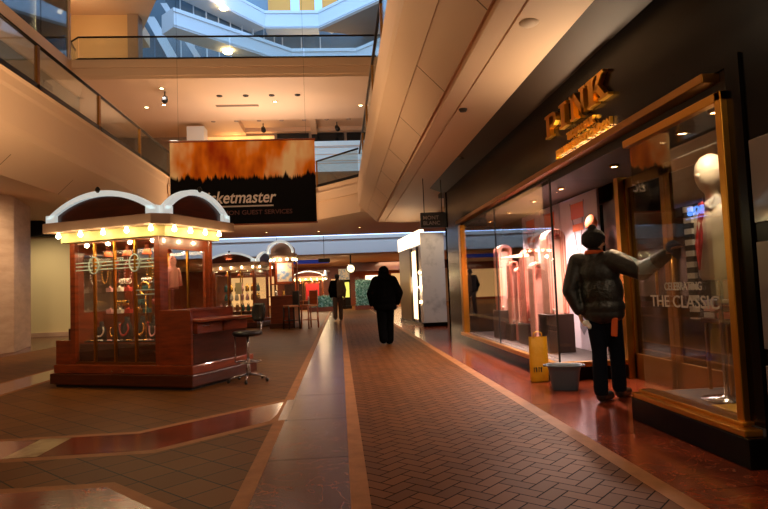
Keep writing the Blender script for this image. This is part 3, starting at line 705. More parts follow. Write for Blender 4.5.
BX = [(2.98, 10.5, 0.22, 0.72, 0.36, 0.5, 'dark display box under the farthest left pink cloth'),
      (3.0, 10.05, 0.22, 0.50, 0.26, 0.3, 'low dark display box under the narrow coral cloth strip'),
      (3.05, 9.25, 0.22, 0.55, 0.34, 0.5, 'dark display box under the middle coral cloth loop'),
      (3.0, 8.1, 0.22, 0.74, 0.36, 0.42, 'large dark display box nearest the glass corner of the window')]
for x, y, z0, z1, sx, sy, lb in BX:
    g = MB(); g.box(-sx/2, sx/2, -sy/2, sy/2, 0, z1-z0); o = g.build('display_box', M['box_dark'], bevel=0.006, loc=(x, y, z0)); tag(o, lb, 'box', 'dark boxes in the shop window')
PN = [(10.7, 9.75, 'lavender shop window panel with orange tie print, farthest from the entrance'), (9.7, 8.85, 'lavender shop window panel with orange tie print, middle one'), (8.8, 7.5, 'wide lavender shop window panel with orange tie print beside the entrance')]
for y1, y0, lb in PN:
    yc = (y0+y1)/2; wd = y1-y0
    t = thing('tie_poster', lb, 'panel', (3.42, yc, 0.22), 0, 'lavender panels behind the striped cloths')
    g = MB(); g.box(0, 0.03, -wd/2, wd/2, 0, 2.18); g.build('panel_board', M['lavender'], t)
    for nm, z0, z1, s in (('orange_square', 1.86, 2.08, 0.2), ('orange_bar', 1.68, 1.78, 0.17)):
        g = MB(); g.box(-0.006, 0.001, -s*1.1, s*1.1, z0, z1); g.build(nm, M['orange_print'], t)
    g = MB(); g.add([(-0.004, -0.26, 2.1), (-0.004, -0.22, 2.1), (-0.004, -0.02, 1.35), (-0.004, -0.06, 1.35)], [(0, 1, 2, 3)])
    g.add([(-0.004, 0.26, 2.1), (-0.004, 0.22, 2.1), (-0.004, 0.02, 1.35), (-0.004, 0.06, 1.35)], [(3, 2, 1, 0)]); g.add([(-0.004, -0.06, 1.35), (-0.004, 0.06, 1.35), (-0.004, 0.12, 0.3), (-0.004, 0, 0.2), (-0.004, -0.12, 0.3)], [(0, 1, 2, 3, 4)])
    g.build('tie_outline', M['ink_grey'], t)
g = MB(); g.prism_x([(-0.22, 0), (0, 0.26), (0.22, 0), (0, -0.2)], -0.02, 0.02)
o = g.build('diamond_plaque', M['ink_grey'], loc=(3.36, 7.62, 1.72)); tag(o, 'grey diamond-shaped plaque hanging by the window washer', 'plaque')
g = MB(); g.lathe([(0.02, -0.1), (0.07, -0.06), (0.08, 0), (0.05, 0.07), (0.015, 0.1)]); o = g.build('hanging_lantern', M['glow_warm'] if False else M['orange_print'], loc=(3.25, 7.32, 1.93))
tag(o, 'small round orange pendant ornament near the washer head', 'ornament')

# downlights in the window ceiling and entrance
def downlight(loc, label, group, r=0.05, m='glow_warm', rx=0.0):
    t = thing('downlight', label, 'ceiling light', loc, 0, group); t.rotation_euler = (rx, 0, 0)
    g = MB(); g.lathe([(r*0.72, -0.012), (r, -0.012), (r*1.05, 0.0), (r*1.05, 0.02), (r*0.72, 0.02)], n=16, cap=False); g.build('trim_ring', M['brass_dark'], t)
    g = MB(); g.lathe([(0.001, -0.006), (r*0.7, -0.006), (r*0.7, 0.012), (0.001, 0.012)], n=16); g.build('lens', M[m], t)
    return t
DLW = [(2.95, 11.2), (2.95, 9.9), (2.95, 8.6), (2.95, 7.5)]
for i, (x, y) in enumerate(DLW):
    downlight((x, y, 2.408), ('first', 'second', 'third', 'fourth')[i]+' ceiling spot from the far end of the large shop window', 'spots in the large shop window')
    lamp('window spot', 'SPOT', (x-0.1, y-0.15, 2.36), 260, PINKW, 0.04, rot=(math.radians(-8), math.radians(10), 0), spot=2.3, blend=0.7)
downlight((3.0, 6.1, 2.408), 'ceiling spot over the shop entrance above the washer', 'spots over the entrance and near bay')
downlight((2.95, 4.75, 2.408), 'ceiling spot in the near display bay by the washed pane', 'spots over the entrance and near bay')
downlight((2.85, 4.15, 2.408), 'ceiling spot in the near display bay right above the mannequin', 'spots over the entrance and near bay')
downlight((2.85, 3.95, 2.408), 'ceiling spot in the near display bay next to the brass frame', 'spots over the entrance and near bay')
lamp('entrance spot', 'SPOT', (3.0, 6.1, 2.36), 60, WARM, 0.04, spot=2.0, blend=0.7)
lamp('bay spot', 'SPOT', (2.75, 4.1, 2.36), 22, WARM2, 0.04, spot=2.2, blend=0.7)
lamp('shop lamp', 'AREA', (5.2, 7.5, 3.3), 50, WARM, sx=2, sy=5)

# mannequin bust in the near bay
t = thing('mannequin', 'cream mannequin with a red tie and striped scarf in the near glass bay', 'mannequin', (2.92, 4.36, 0.23), math.radians(100))
def ell_stack(rings, n=20):     # (cx, cy, z, rx, ry)
    g = MB(); vs = []; fs = []
    for cx, cy, z, rx, ry in rings:
        for k in range(n): vs.append((cx+rx*math.cos(2*PI*k/n), cy+ry*math.sin(2*PI*k/n), z))
    for i in range(len(rings)-1):
        for k in range(n): fs.append((i*n+k, i*n+(k+1) % n, (i+1)*n+(k+1) % n, (i+1)*n+k))
    fs += [tuple(range(n))[::-1], tuple((len(rings)-1)*n+k for k in range(n))]
    g.add(vs, fs, 0, True); return g
g = ell_stack([(0, 0, 0.92, .12, .10), (0, 0, 0.96, .15, .115), (0, 0, 1.08, .14, .11), (0, .01, 1.22, .165, .13), (0, .01, 1.36, .185, .13), (0, 0, 1.45, .19, .10), (0, -.01, 1.50, .12, .07), (0, -.01, 1.54, .058, .058), (0, 0, 1.60, .05, .055),
               (0, .02, 1.63, .06, .075), (0, .02, 1.68, .082, .10), (0, .015, 1.75, .095, .115), (0, .01, 1.82, .092, .108), (0, 0, 1.88, .065, .075), (0, 0, 1.905, .02, .02)])
g.ball((0, 0.125, 1.73), 0.022); g.build('mannequin_body', M['mannequin'], t)
g = MB(); g.lathe([(0.18, 0), (0.18, 0.015), (0.03, 0.03), (0.018, 0.05), (0.018, 0.93), (0.04, 0.94)]); g.build('stand', M['chrome'], t)
g = MB(); g.add([(-0.02, .115, 1.5), (0.02, .115, 1.5), (0.03, .165, 1.2), (0, .175, 1.0), (-0.03, .165, 1.2), (-0.02, .10, 1.5), (0.02, .10, 1.5), (0.03, .15, 1.2), (0, .16, 1.0), (-0.03, .15, 1.2)],
                [(0, 1, 2, 3, 4), (9, 8, 7, 6, 5), (0, 5, 6, 1), (1, 6, 7, 2), (2, 7, 8, 3), (3, 8, 9, 4), (4, 9, 5, 0)])
g.ball((0, .11, 1.5), 0.028, sz=(1, .8, 1.1)); g.build('tie', M['red_tie'], t)
g = MB()
g.add([(-0.065, .03, 1.58), (0, .105, 1.50), (-0.085, .10, 1.46), (-0.10, .0, 1.52)], [(0, 1, 2, 3)]); g.add([(0.065, .03, 1.58), (0, .105, 1.50), (0.085, .10, 1.46), (0.10, .0, 1.52)], [(3, 2, 1, 0)])
g.build('collar', M['stripe_white'], t)
g = MB()
zs = [1.52-0.06*k for k in range(16)]
for a, b in zip(zs, zs[1:]):
    g.box(0.07, 0.15, 0.125, 0.15, b, a)
g.build('scarf', M['scarf_stripe'], t)
# small table of goods behind the mannequin
t = thing('display_table', 'small dark display table with slim legs low in the near glass bay', 'table', (3.23, 4.68, 0.23))
g = MB(); g.box(-.17, .17, -.17, .17, 0.56, 0.6); g.build('table_top', M['wood_dark'], t, 0.004)
for sx in (-1, 1):
    for sy in (-1, 1):
        g = MB(); g.box(sx*.14-.012, sx*.14+.012, sy*.14-.012, sy*.14+.012, 0, 0.56); g.build('leg', M['brass_dark'], t)
for i, (dx, dy, dz, mm, lb) in enumerate([(-.06, .09, 0, 'stripe_white', 'white folded shirt at the bottom of the stack on the small table'), (-.06, .09, .052, 'pink_cloth', 'pink folded shirt in the stack on the small table'), (-.06, .09, .104, 'lavender', 'lavender folded shirt on top of the stack on the small table'), (-.06, -.09, 0, 'orange_print', 'orange folded shirt beside the stack on the small table')]):
    g = MB(); g.box(-.08, .08, -.075, .075, 0.001, .043); g.box(-.03, .03, .03, .07, .043, .05)
    tag(g.build('folded_shirt', M[mm], bevel=0.008, loc=(3.23+dx, 4.68+dy, .832+dz)), lb, 'shirt', 'folded shirts in the near bay')
g = MB(); g.box(-.1, .1, -.14, .14, 0, .02); o = g.build('price_card', M['yellow_bag'], loc=(2.75, 4.0, .232), bevel=0.003); tag(o, 'flat yellow card lying on the grey floor of the near bay', 'card')

# ------------------------------------------------------------------ KIOSKS
def arch_pts(x0, x1, z0, rise, n=18):
    L = x1-x0; R = (L*L/4+rise*rise)/(2*rise); cz = z0+rise-R; cx = (x0+x1)/2; a0 = math.asin(L/2/R)
    return [(cx+R*math.sin(a0-2*a0*k/n), cz+R*math.cos(a0-2*a0*k/n)) for k in range(n+1)]   # right to left
def arch_sign(root, x0, x1, yy, z0, rise, side=False, thick=0.075, end=0.06):
    def T(mb):
        if side: mb.v = [(-v[1], v[0], v[2]) for v in mb.v]        # turn the outline onto the right-hand side
        return mb
    d = 0.05
    g = MB(); inner = arch_pts(x0+0.1, x1-0.1, z0+end, rise-thick)
    g.prism_y([(x0+0.1, z0), (x1-0.1, z0)] + inner, yy, yy+0.03); T(g).build('sign_panel', M['wood_dark'], root)
    g = MB(); outer = arch_pts(x0, x1, z0+end, rise); inn = arch_pts(x0+0.1, x1-0.1, z0+end, rise-thick)
    for a in range(len(outer)-1):
        g.prism_y([outer[a], outer[a+1], inn[a+1], inn[a]], yy-d, yy+d)
    g.box(x0, x0+0.17, yy-d, yy+d, z0, z0+end+0.05); g.box(x1-0.17, x1, yy-d, yy+d, z0, z0+end+0.05)
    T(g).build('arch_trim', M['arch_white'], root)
    cx = (x0+x1)/2
    g = MB(); g.lathe([(0.012, 0), (0.03, 0.02), (0.035, 0.05), (0.012, 0.08)], (cx, yy-d-0.01, z0+end+rise-0.03), 12); T(g).build('finial', M['dark_metal'], root)
def kiosk(label, loc, rz, W, D, npane, bulbs_f, bulbs_s, wing=True, zt=2.0, lampw=4.0, etched=True, name='jewellery_kiosk', shelf_end=-0.06, band='band_cream', cham=0.16):
    k = thing(name, label, 'kiosk', loc, rz)
    # plinth
    xr = 0.57 if wing else 0.1; xl = -W-0.33 if wing else -W-0.12
    g = MB(); g.box(xl+0.06, xr-0.06, -0.04, D+0.2, 0, 0.04); g.build('toe_kick', M['black_matte'], k)
    g = MB(); g.box(xl, xr, -0.10, D+0.3, 0.04, 0.19); g.build('plinth', M['wood_dark'], k, 0.012)
    g = MB(); g.box(xl+0.03, xr-0.03, -0.06, D+0.26, 0.19, 0.31); g.build('plinth_step', M['wood'], k, 0.012)
    # lower wall of the glazed case and its posts
    g = MB(); g.box(-W+0.03, -0.03, 0.06, D-0.03, 0.31, 0.58); g.build('case_base', M['wood_dark'], k)
    for n_, (px, py) in enumerate(((-W, 0), (-0.0, 0), (-W, D), (0, D))):
        g = MB(); w_ = 0.05
        g.box(px-w_*1.4 if px == 0 else px-w_*0.4, px+w_*0.4 if px == 0 else px+w_*1.4, py-w_*0.5 if py == 0 else py-w_, py+w_ if py == 0 else py+w_*0.5, 0.31, zt); g.build('corner_post', M['wood'], k, 0.006)
    ws = (W-0.1)/npane
    for face_y in (0.0, D-0.01):
        for i in range(npane+1):
            x = -W+0.05+i*ws
            g = MB(); g.box(x-0.014, x+0.014, face_y-0.012, face_y+0.022, 0.33, zt-0.02); g.build('mullion', M['brass'], k)
        for i in range(npane):
            x = -W+0.05+i*ws
            g = MB(); g.box(x+0.014, x+ws-0.014, face_y, face_y+0.006, 0.33, zt-0.02); g.build('pane', M['glass'], k)
    g = MB(); g.box(-W+0.04, -0.04, -0.02, 0.03, 0.31, 0.345); g.build('sill_rail', M['brass_dark'], k)
    # side walls: a framed window each
    for sx, nm in ((0.0, 'r'), (-W, 'l')):
        x0, x1 = (sx-0.035, sx) if sx == 0 else (sx, sx+0.035)
        g = MB(); g.box(x0, x1, 0.03, D-0.03, 0.31, 1.02); g.build('side_panel', M['wood'], k)
        g = MB(); g.box(x0, x1, 0.03, D-0.03, zt-0.16, zt); g.build('side_header', M['wood'], k)
        g = MB(); g.box(x0, x1, 0.03, 0.16, 1.02, zt-0.16); g.box(x0, x1, D-0.13, D-0.03, 1.02, zt-0.16); g.build('side_stile', M['wood'], k)
        g = MB(); g.box((x0+x1)/2-0.003, (x0+x1)/2+0.003, 0.16, D-0.13, 1.02, zt-0.16); g.build('side_pane', M['glass'], k)
    # etched lines and circles
    if etched:
        g = MB(); zc = zt-0.34
        cs = [-W+0.05+ws*1, -W+0.05+ws*3] if npane >= 4 else [-W/2]
        for dz in (-0.05, 0.0, 0.05): g.box(-W+0.07, -0.07, -0.006, -0.003, zc+dz-0.008, zc+dz+0.008)
        for dz in (-0.42, -0.36): g.box(-W+0.05+ws*3, -0.07, -0.006, -0.003, zc+dz-0.007, zc+dz+0.007)
        for c in cs: g.torus((c, -0.012, zc+0.01), 0.115, 0.01, 28, 'y', sq=(0.75, 1))
        g.build('etching', M['etch'], k)
    # shelves
    for z in (0.60, 0.98, 1.30):
        g = MB(); g.box(-W+0.06, -0.06 if z < 0.9 else shelf_end, 0.12 if z < 0.9 else 0.45, D-0.06, z-0.02, z); g.build('shelf', M['wood_orange'] if z < 0.9 else M['glass'], k)
    # ceiling of the case and warm valance boxes
    g = MB(); g.box(-W+0.02, -0.02, 0.02, D-0.02, zt-0.03, zt-0.005); g.build('case_ceiling', M['wood_orange'], k)
    for i in range(npane):
        x = -W+0.05+(i+0.5)*ws
        g = MB(); g.lathe([(0.03, 0.0), (0.03, -0.06), (0.075, -0.16), (0.068, -0.16), (0.02, -0.05)], (x, 0.42, zt-0.03), 14); g.build('lamp_shade', M['orange_print'], k)
    # canopy: cream lit band, taupe fascia, roof
    def ring(mb, o, z0, z1, ch):
        mb.prism([(-W-o+ch*0, -o), (o-ch, -o), (o, -o+ch), (o, D+o), (-W-o, D+o)], z0, z1)
    g = MB(); ring(g, 0.10, zt, zt+0.14, cham*0.6); g.build('light_band', M[band], k, 0.008)
    g = MB(); ring(g, 0.26, zt+0.14, zt+0.275, cham); g.build('fascia', M['taupe'], k, 0.01)
    arch_sign(k, -W-0.25, 0.14, -0.16, zt+0.275, 0.32)
    arch_sign(k, -0.14, D+0.22, -0.16, zt+0.275, 0.34, side=True)
    bl = []
    for i in range(bulbs_f): bl.append((-W-0.06+(W+0.08)*i/(bulbs_f-1), -0.17))
    for i in range(bulbs_s): bl.append((0.17, 0.10+(D-0.1)*i/max(1, bulbs_s-1)))
    for x, y in bl:
        g = MB(); g.lathe([(0.016, 0.02), (0.02, 0.0), (0.034, -0.03), (0.026, -0.055), (0.001, -0.066)], (x, y, zt+0.12), 12); g.build('bulb', M['glow_bulb'], k)
    k_m = Matrix.Translation(Vector(loc)) @ Matrix.Rotation(rz, 4, 'Z')
    for x, y in bl:
        p = k_m @ Vector((x+(0.13 if x > 0.1 else 0), y-(0.13 if x <= 0.1 else 0), zt-0.01)); lamp('bulb lamp', 'POINT', p, lampw, (1.0, 0.80, 0.42), 0.03)
    p = k_m @ Vector((-W/2, D/2, zt-0.12)); lamp('case lamp', 'AREA', p, lampw*6.0, WARM, sx=W*0.7, sy=D*0.5, rot=(0, 0, rz))
    return k, k_m
KRZ = math.radians(-24.5)
KL = (-2.36, 7.98, 0)
k1, KM = kiosk('red-brown wooden jewellery kiosk with white arches and a row of bulbs, nearest on the left', KL, KRZ, 1.52, 1.08, 4, 5, 4, lampw=2.4, shelf_end=-0.5)
# wings: desk on the right, low boxes on the left
g = MB(); g.box(0.0, 0.50, -0.03, 0.02, 0.31, 1.02); g.build('desk_end_panel', M['wood'], k1, 0.008)
g = MB(); g.box(0.02, 0.26, 0.02, 1.25, 0.31, 1.0); g.box(0.02, 0.06, 0.02, 1.25, 0.9, 1.02); g.build('desk_cabinet', M['wood'], k1, 0.006)
g = MB(); g.box(0.20, 0.62, 0.02, 1.28, 0.85, 0.885); g.build('desk_top', M['wood_orange'], k1, 0.008)
g = MB(); g.box(0.20, 0.235, 0.02, 1.28, 0.885, 1.02); g.build('desk_back', M['wood'], k1, 0.004)
g = MB(); g.box(0.26, 0.50, 0.02, 1.22, 0.31, 0.70); g.build('desk_front', M['wood_dark'], k1, 0.006)
dr = MB(); dr.box(0.46, 0.535, 0.06, 0.60, 0.70, 0.84); dro = dr.build('drawer', M['wood'], k1, 0.004)
g = MB(); g.box(0.535, 0.545, 0.16, 0.30, 0.79, 0.805); g.build('drawer_pull', M['silver'], dro)
dr = MB(); dr.box(0.46, 0.535, 0.64, 1.2, 0.70, 0.84); dr.build('drawer', M['wood'], k1, 0.004)
g = MB(); g.box(-1.82, -1.53, -0.02, 1.0, 0.31, 0.64); g.build('side_bench', M['wood'], k1, 0.008)
g = MB(); g.box(-1.66, -1.53, 0.05, 0.9, 0.64, 0.80); g.build('side_step', M['wood_dark'], k1, 0.006)
g = MB(); g.tube([(-0.72, -0.108, 0.235), (-0.72, -0.118, 0.235)], 0.01); g.tube([(-0.52, -0.108, 0.235), (-0.52, -0.118, 0.235)], 0.01); g.build('plinth_screw', M['silver'], k1)

# goods inside the first kiosk
def kp(x, y, z): return tuple(KM @ Vector((x, y, z)))
def bust(loc, rz, bead, label, s=1.0, r=0.012):
    t = thing('necklace_bust', label, 'necklace display', loc, rz, 'necklace busts in the front kiosk'); t.scale = (s, s, s)
    g = ell_stack([(0, 0.03, 0, .075, .05), (0, .02, .02, .08, .05), (0, .01, .10, .085, .045), (0, .02, .17, .07, .04), (0, .03, .21, .03, .03), (0, .03, .27, .027, .027)], 14); g.build('bust_form', M['velvet'], t)
    g = MB()
    for q in range(20):
        a = -0.15*PI+1.3*PI*q/19+PI
        x = 0.062*math.cos(a); z = 0.15+0.085*math.sin(a)
        g.ball((x, -0.048+0.02*abs(x)/0.06, z), r, 6)
    g.build('bead_string', M[bead], t)
    return t
BS = [(-1.34, 0.31, 'pearl', 'velvet bust with pearl strings at the left end of the front kiosk'), (-1.10, 0.33, 'gold_bead', 'velvet bust with gold beads, second from the left in the front kiosk'),
      (-0.88, 0.31, 'red_bead', 'velvet bust with red beads in the left half of the front kiosk'), (-0.62, 0.32, 'gold_bead', 'velvet bust with large gold beads in the middle of the front kiosk'),
      (-0.40, 0.33, 'pink_bead', 'velvet bust with pink beads in the right half of the front kiosk'), (-0.2, 0.32, 'red_bead', 'velvet bust with red beads at the right end of the front kiosk')]
for x, y, b, lb in BS: bust(kp(x, y, 0.602), KRZ+random.uniform(-.3, .3), b, lb, 1.0+random.uniform(-.1, .25))
g = MB(); g.torus((0, 0, 0.10), 0.085, 0.016, 26, 'y'); g.tube([(0, 0.02, -0.6), (0, 0.02, 0.02)], 0.006); g.lathe([(0.05, -0.616), (0.05, -0.6), (0.006, -0.595)])
o = g.build('gold_hoop_stand', M['gold_bead'], loc=kp(-0.60, 0.40, 1.277)); o.rotation_euler = (0, 0, KRZ); tag(o, 'large gold hoop necklace on a slim stand in the front kiosk', 'necklace')
o.location = kp(-0.50, 0.27, 1.22)
ti = 0
ORD = ('first', 'second', 'third', 'fourth', 'fifth', 'sixth', 'seventh', 'eighth')
for i in range(8):
    x = -1.36+i*0.172
    t = thing('jewellery_tray', ORD[i]+' small black tray from the left, holding '+('gold', 'pearl', 'pink', 'silver')[i % 4]+' beads on the kiosk window shelf', 'tray', kp(x, 0.15, 0.601), KRZ, 'trays along the front of the kiosk shelf')
    g = MB(); g.box(-.075, .075, -.035, .035, 0, .015); g.build('tray', M['velvet'], t)
    g = MB()
    for q in range(14): g.ball((random.uniform(-.065, .065), random.uniform(-.028, .028), .022), random.uniform(.006, .011), 6)
    g.build('beads', M[('gold_bead', 'pearl', 'pink_bead', 'silver')[i % 4]], t)
def ring_stand(loc, lb, m):
    t = thing('bracelet_stand', lb, 'bracelet stand', loc, KRZ, 'bracelet stands in the front kiosk')
    g = MB(); g.lathe([(0.05, 0), (0.05, 0.012), (0.012, 0.02), (0.012, 0.17)], n=12); g.tube([(-.1, 0, .17), (.1, 0, .17)], 0.014); g.build('stand', M['dark_metal'], t)
    for q in range(6):
        g = MB(); g.torus((-.08+q*.032, 0, .155), 0.036, 0.006, 16, 'x'); g.build('bracelet', M[m], t)
for (x, y, z, lb, m) in [(-1.30, .7, .981, 'bracelet stand with gold bangles on the left of the middle kiosk shelf', 'gold_bead'), (-1.0, .75, .981, 'bracelet stand with teal bangles on the middle kiosk shelf', 'teal'), (-.66, .72, .981, 'bracelet stand with red bangles on the right of the middle kiosk shelf', 'red_bead'),
                         (-1.25, .7, 1.301, 'bracelet stand with pearl bangles on the top kiosk shelf', 'pearl'), (-.85, .72, 1.301, 'bracelet stand with silver bangles on the top kiosk shelf', 'silver')]:
    ring_stand(kp(x, y, z), lb, m)
# short strings hanging from hooks under the case ceiling
for i, (x, y, m_, lb) in enumerate([(-1.40, .25, 'pearl', 'leftmost'), (-1.16, .22, 'gold_bead', 'second'), (-.98, .25, 'red_bead', 'third'), (-.72, .2, 'pink_bead', 'fourth'), (-.34, .2, 'gold_bead', 'fifth'), (-.12, .22, 'silver', 'rightmost')]):
    g = MB(); g.tube([(0, 0, .30), (0, 0, .545)], .003, 6)
    for q in range(22):
        a = 2*PI*q/22; g.ball((.055*math.sin(a), 0, .15+.15*math.cos(a)), .010, 6)
    o = g.build('hanging_necklace', M[m_], loc=kp(x, y, 1.42)); o.rotation_euler = (0, 0, KRZ)
    tag(o, lb+' bead necklace of those hanging behind the front kiosk glass', 'necklace', 'necklaces hanging in the front kiosk')
for i, (x, y, s_, b_, lb) in enumerate([(-1.28, .72, 1.5, 'teal', 'tall bust with teal beads at the back left of the front kiosk'), (-1.0, .74, 1.6, 'pearl', 'tall bust with pearls at the back of the front kiosk, second from left'), (-.74, .70, 1.4, 'red_bead', 'tall bust with red beads at the back of the front kiosk'),
                              (-.46, .74, 1.5, 'silver', 'tall bust with silver beads at the back of the front kiosk'), (-.2, .72, 1.35, 'gold_bead', 'tall bust with gold beads at the back right of the front kiosk')]):
    bust(kp(x, y, .602), KRZ, b_, lb, 1.2, .014)
for i, (x, m_) in enumerate(((-1.38, 'pink_bead'), (-1.2, 'pearl'), (-1.04, 'red_bead'), (-.86, 'gold_bead'), (-.7, 'teal'))):
    for q, z in enumerate((.981, 1.301)):
        g = MB(); g.box(-.05, .05, -.035, .035, 0, .05); g.box(-.052, .052, -.037, .037, .05, .062); g.ball((0, 0, .07), .016, 8)
        o = g.build('trinket_box', M[m_], loc=kp(x, .54, z), bevel=.004); o.rotation_euler = (0, 0, KRZ)
        tag(o, ORD[i]+' trinket box from the left on the '+('middle', 'top')[q]+' glass shelf of the front kiosk', 'trinket box', 'trinket boxes on the glass shelves')
# dark bag and hat shapes, pink fleece
g = ell_stack([(0, 0, 0, .11, .06), (0, 0, .03, .13, .07), (0, 0, .15, .12, .06), (0, 0, .2, .08, .03)], 14); g.torus((0, 0, .2), .07, .01, 18, 'y')
o = g.build('handbag', M['velvet'], loc=kp(-0.62, 0.72, 1.301)); o.rotation_euler = (0, 0, KRZ); tag(o, 'black handbag at the right end of the top shelf in the front kiosk', 'handbag')
t = thing('hooded_top', 'pink hooded fleece top hanging in the right side window of the front kiosk', 'clothing', kp(-0.22, 0.50, 1.0), KRZ+PI/2)
t.location = kp(-0.24, 0.54, 1.30); t.scale = (.85, .85, .9)
g = ell_stack([(0, 0, 0, .13, .05), (0, 0, .05, .135, .055), (0, 0, .2, .125, .055), (0, 0, .3, .13, .05), (0, 0, .345, .09, .045), (0, 0, .37, .05, .045), (0, .0, .42, .07, .06), (0, 0, .48, .065, .055), (0, 0, .52, .03, .03)], 16); g.build('fleece_body', M['pink_fleece'], t)
for s in (-1, 1):
    g = MB(); g.tube([(s*.11, 0, .32), (s*.16, 0, .2), (s*.17, -.02, .05)], [.045, .04, .034], 10); g.build('sleeve', M['pink_fleece'], t)
g = MB(); g.tube([(0, 0, .5), (0, 0, .6)], .004); g.build('hanger_hook', M['chrome'], t)

# second kiosk
K2 = (-3.0, 21.2, 0)
k2, KM2 = kiosk('wooden accessories kiosk with a lit row of bulbs, behind the nearest kiosk', K2, math.radians(-16), 1.56, 1.2, 3, 5, 2, wing=False, zt=2.06, lampw=0.9, etched=False, band='taupe')
random.seed(21)
mats_k2 = ['gold_bead', 'pearl', 'silver', 'tan', 'teal', 'pink_bead', 'velvet']
for sh, z in enumerate((0.601, 0.981, 1.301)):
    for i in range(7):
        x = -1.4+i*0.21
        g = ell_stack([(0, 0, 0, .05, .04), (0, 0, .04, .08, .05), (0, 0, random.uniform(.12, .2), .07, .04), (0, 0, .24, .03, .02)], 10); g.torus((0, 0, .24), .045, .008, 12, 'y')
        y = 0.2 if sh == 0 else 0.6
        pm = random.choice(mats_k2)
        o = g.build('purse', M[pm], loc=tuple(KM2 @ Vector((x, y, z)))); o.rotation_euler = (0, 0, math.radians(-16))
        tag(o, ORD[i]+' purse from the left, '+{'gold_bead': 'gold', 'pearl': 'ivory', 'silver': 'silver', 'tan': 'tan', 'teal': 'teal', 'pink_bead': 'pink', 'velvet': 'black'}[pm]+', on the '+('bottom', 'middle', 'top')[sh]+' shelf of the second kiosk', 'purse', 'purses in the second kiosk')
g = MB(); g.box(-.12, .12, -.004, .004, -.2, .2); o = g.build('paper_notice', M['glow_white'] if False else M['cream'], loc=tuple(KM2 @ Vector((-.6, -.03, 1.42)))); o.rotation_euler = (0, 0, math.radians(-16)); tag(o, 'cream paper notice stuck on the second kiosk glass', 'notice')

# domed counter beside it
t = thing('domed_counter', 'small wooden counter under a domed lit canopy, right of the second kiosk', 'counter', (-1.98, 20.3, 0), math.radians(-8))
g = MB(); g.box(-.42, .45, -.1, 1.1, 0, .16); g.build('plinth', M['wood_dark'], t, .01)
g = MB(); g.box(-.38, .40, -.04, 1.05, .16, 1.06); g.build('counter_body', M['wood'], t, .01)
g = MB(); g.box(-.42, .46, -.1, 1.1, 1.06, 1.10); g.build('counter_top', M['wood_orange'], t, .01)
g = MB(); g.box(-.36, .32, 0.02, .5, 1.10, 1.48); g.build('glass_case', M['glass'], t)
g = MB(); g.box(-.38, .34, 0.0, .52, 1.48, 1.52); g.build('case_lid', M['wood_orange'], t, .005)
g = MB(); g.box(-.2, .34, .25, .3, 1.55, 2.26); g.build('picture_panel', M['poster_blue'], t)
g = MB()
for x0, x1, z0, z1 in ((-.24, -.19, 1.52, 2.28), (.33, .38, 1.52, 2.28), (-.24, .38, 1.52, 1.58), (-.24, .38, 2.23, 2.28)): g.box(x0, x1, .23, .32, z0, z1)
g.build('picture_frame', M['wood_orange'], t)
for q in ((-.42, .1), (.36, .7), (-.42, .7)):
    g = MB(); g.box(q[0], q[0]+.06, q[1], q[1]+.06, 1.1, 2.28); g.build('canopy_post', M['wood'], t)
g = MB(); g.lathe([(.42, 0), (.42, .14), (.48, .15), (.48, .28), (.42, .29), (.42, .36), (.40, .48), (.28, .60), (.12, .66), (.03, .67), (.03, .73), (.001, .75)], (0, .4, 2.26), 24); g.build('dome', M['taupe'], t)
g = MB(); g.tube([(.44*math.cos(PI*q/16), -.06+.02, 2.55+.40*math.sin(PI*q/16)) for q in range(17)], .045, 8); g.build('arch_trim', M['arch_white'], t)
for q in range(7):
    a = PI+PI*q/6; g = MB(); g.ball((.45*math.cos(a), .4+.45*math.sin(a), 2.33), .045, 8); g.build('bulb', M['glow_bulb'], t)
lamp('dome lamp', 'POINT', (-2.1, 20.2, 2.1), 10, WARM2, .05)
for i, (x, lb, mm) in enumerate(((-.2, 'silver watch stand inside the domed counter case', 'silver'), (.05, 'gold watch stand inside the domed counter case', 'gold_bead'))):
    g = MB(); g.lathe([(.06, 0), (.05, .02), (.03, .1), (.05, .16), (.02, .2)], n=12); o = g.build('watch_stand', M[mm], loc=(-1.98+x, 20.55, 1.101)); tag(o, lb, 'watch stand')

# far kiosk with red poster
k3, KM3 = kiosk('distant lit kiosk with a red poster on its front, beyond the low hedge', (-1.15, 40.5, 0), math.radians(-3), 1.85, 1.2, 4, 6, 2, wing=False, zt=1.98, lampw=4, etched=False)
g = MB(); g.box(-1.15, -.25, -.05, -.02, .7, 1.75); g.build('red_poster', M['red_panel'], k3)['label'] = 'red poster on the front'

# ------------------------------------------------------------------ STOOLS AND CHAIRS
t = thing('swivel_stool', 'black swivel stool with a chrome foot ring beside the kiosk desk', 'stool', (-1.28, 8.24, 0), math.radians(38))
g = MB()
for q in range(5):
    a = 2*PI*q/5+0.3; g.tube([(0.03*math.cos(a), .03*math.sin(a), .10), (.16*math.cos(a), .16*math.sin(a), .085), (.27*math.cos(a), .27*math.sin(a), .06)], [.016, .014, .01])
g.build('star_base', M['chrome'], t)
for q in range(5):
    a = 2*PI*q/5+0.3; g = MB(); g.tube([(.27*math.cos(a)-.012, .27*math.sin(a), .026), (.27*math.cos(a)+.012, .27*math.sin(a), .026)], .025, 12); g.build('caster', M['black_vinyl'], t)
g = MB(); g.tube([(0, 0, .08), (0, 0, .3)], .03, 12); g.tube([(0, 0, .3), (0, 0, .62)], .018, 12); g.build('gas_column', M['chrome'], t)
g = MB(); g.torus((0, 0, .27), .17, .011, 28)
for q in range(3):
    a = 2*PI*q/3; g.tube([(0, 0, .27), (.17*math.cos(a), .17*math.sin(a), .27)], .008)
g.tube([(-.15, .08, .27), (-.15, .08, .62)], .008); g.build('foot_ring', M['chrome'], t)
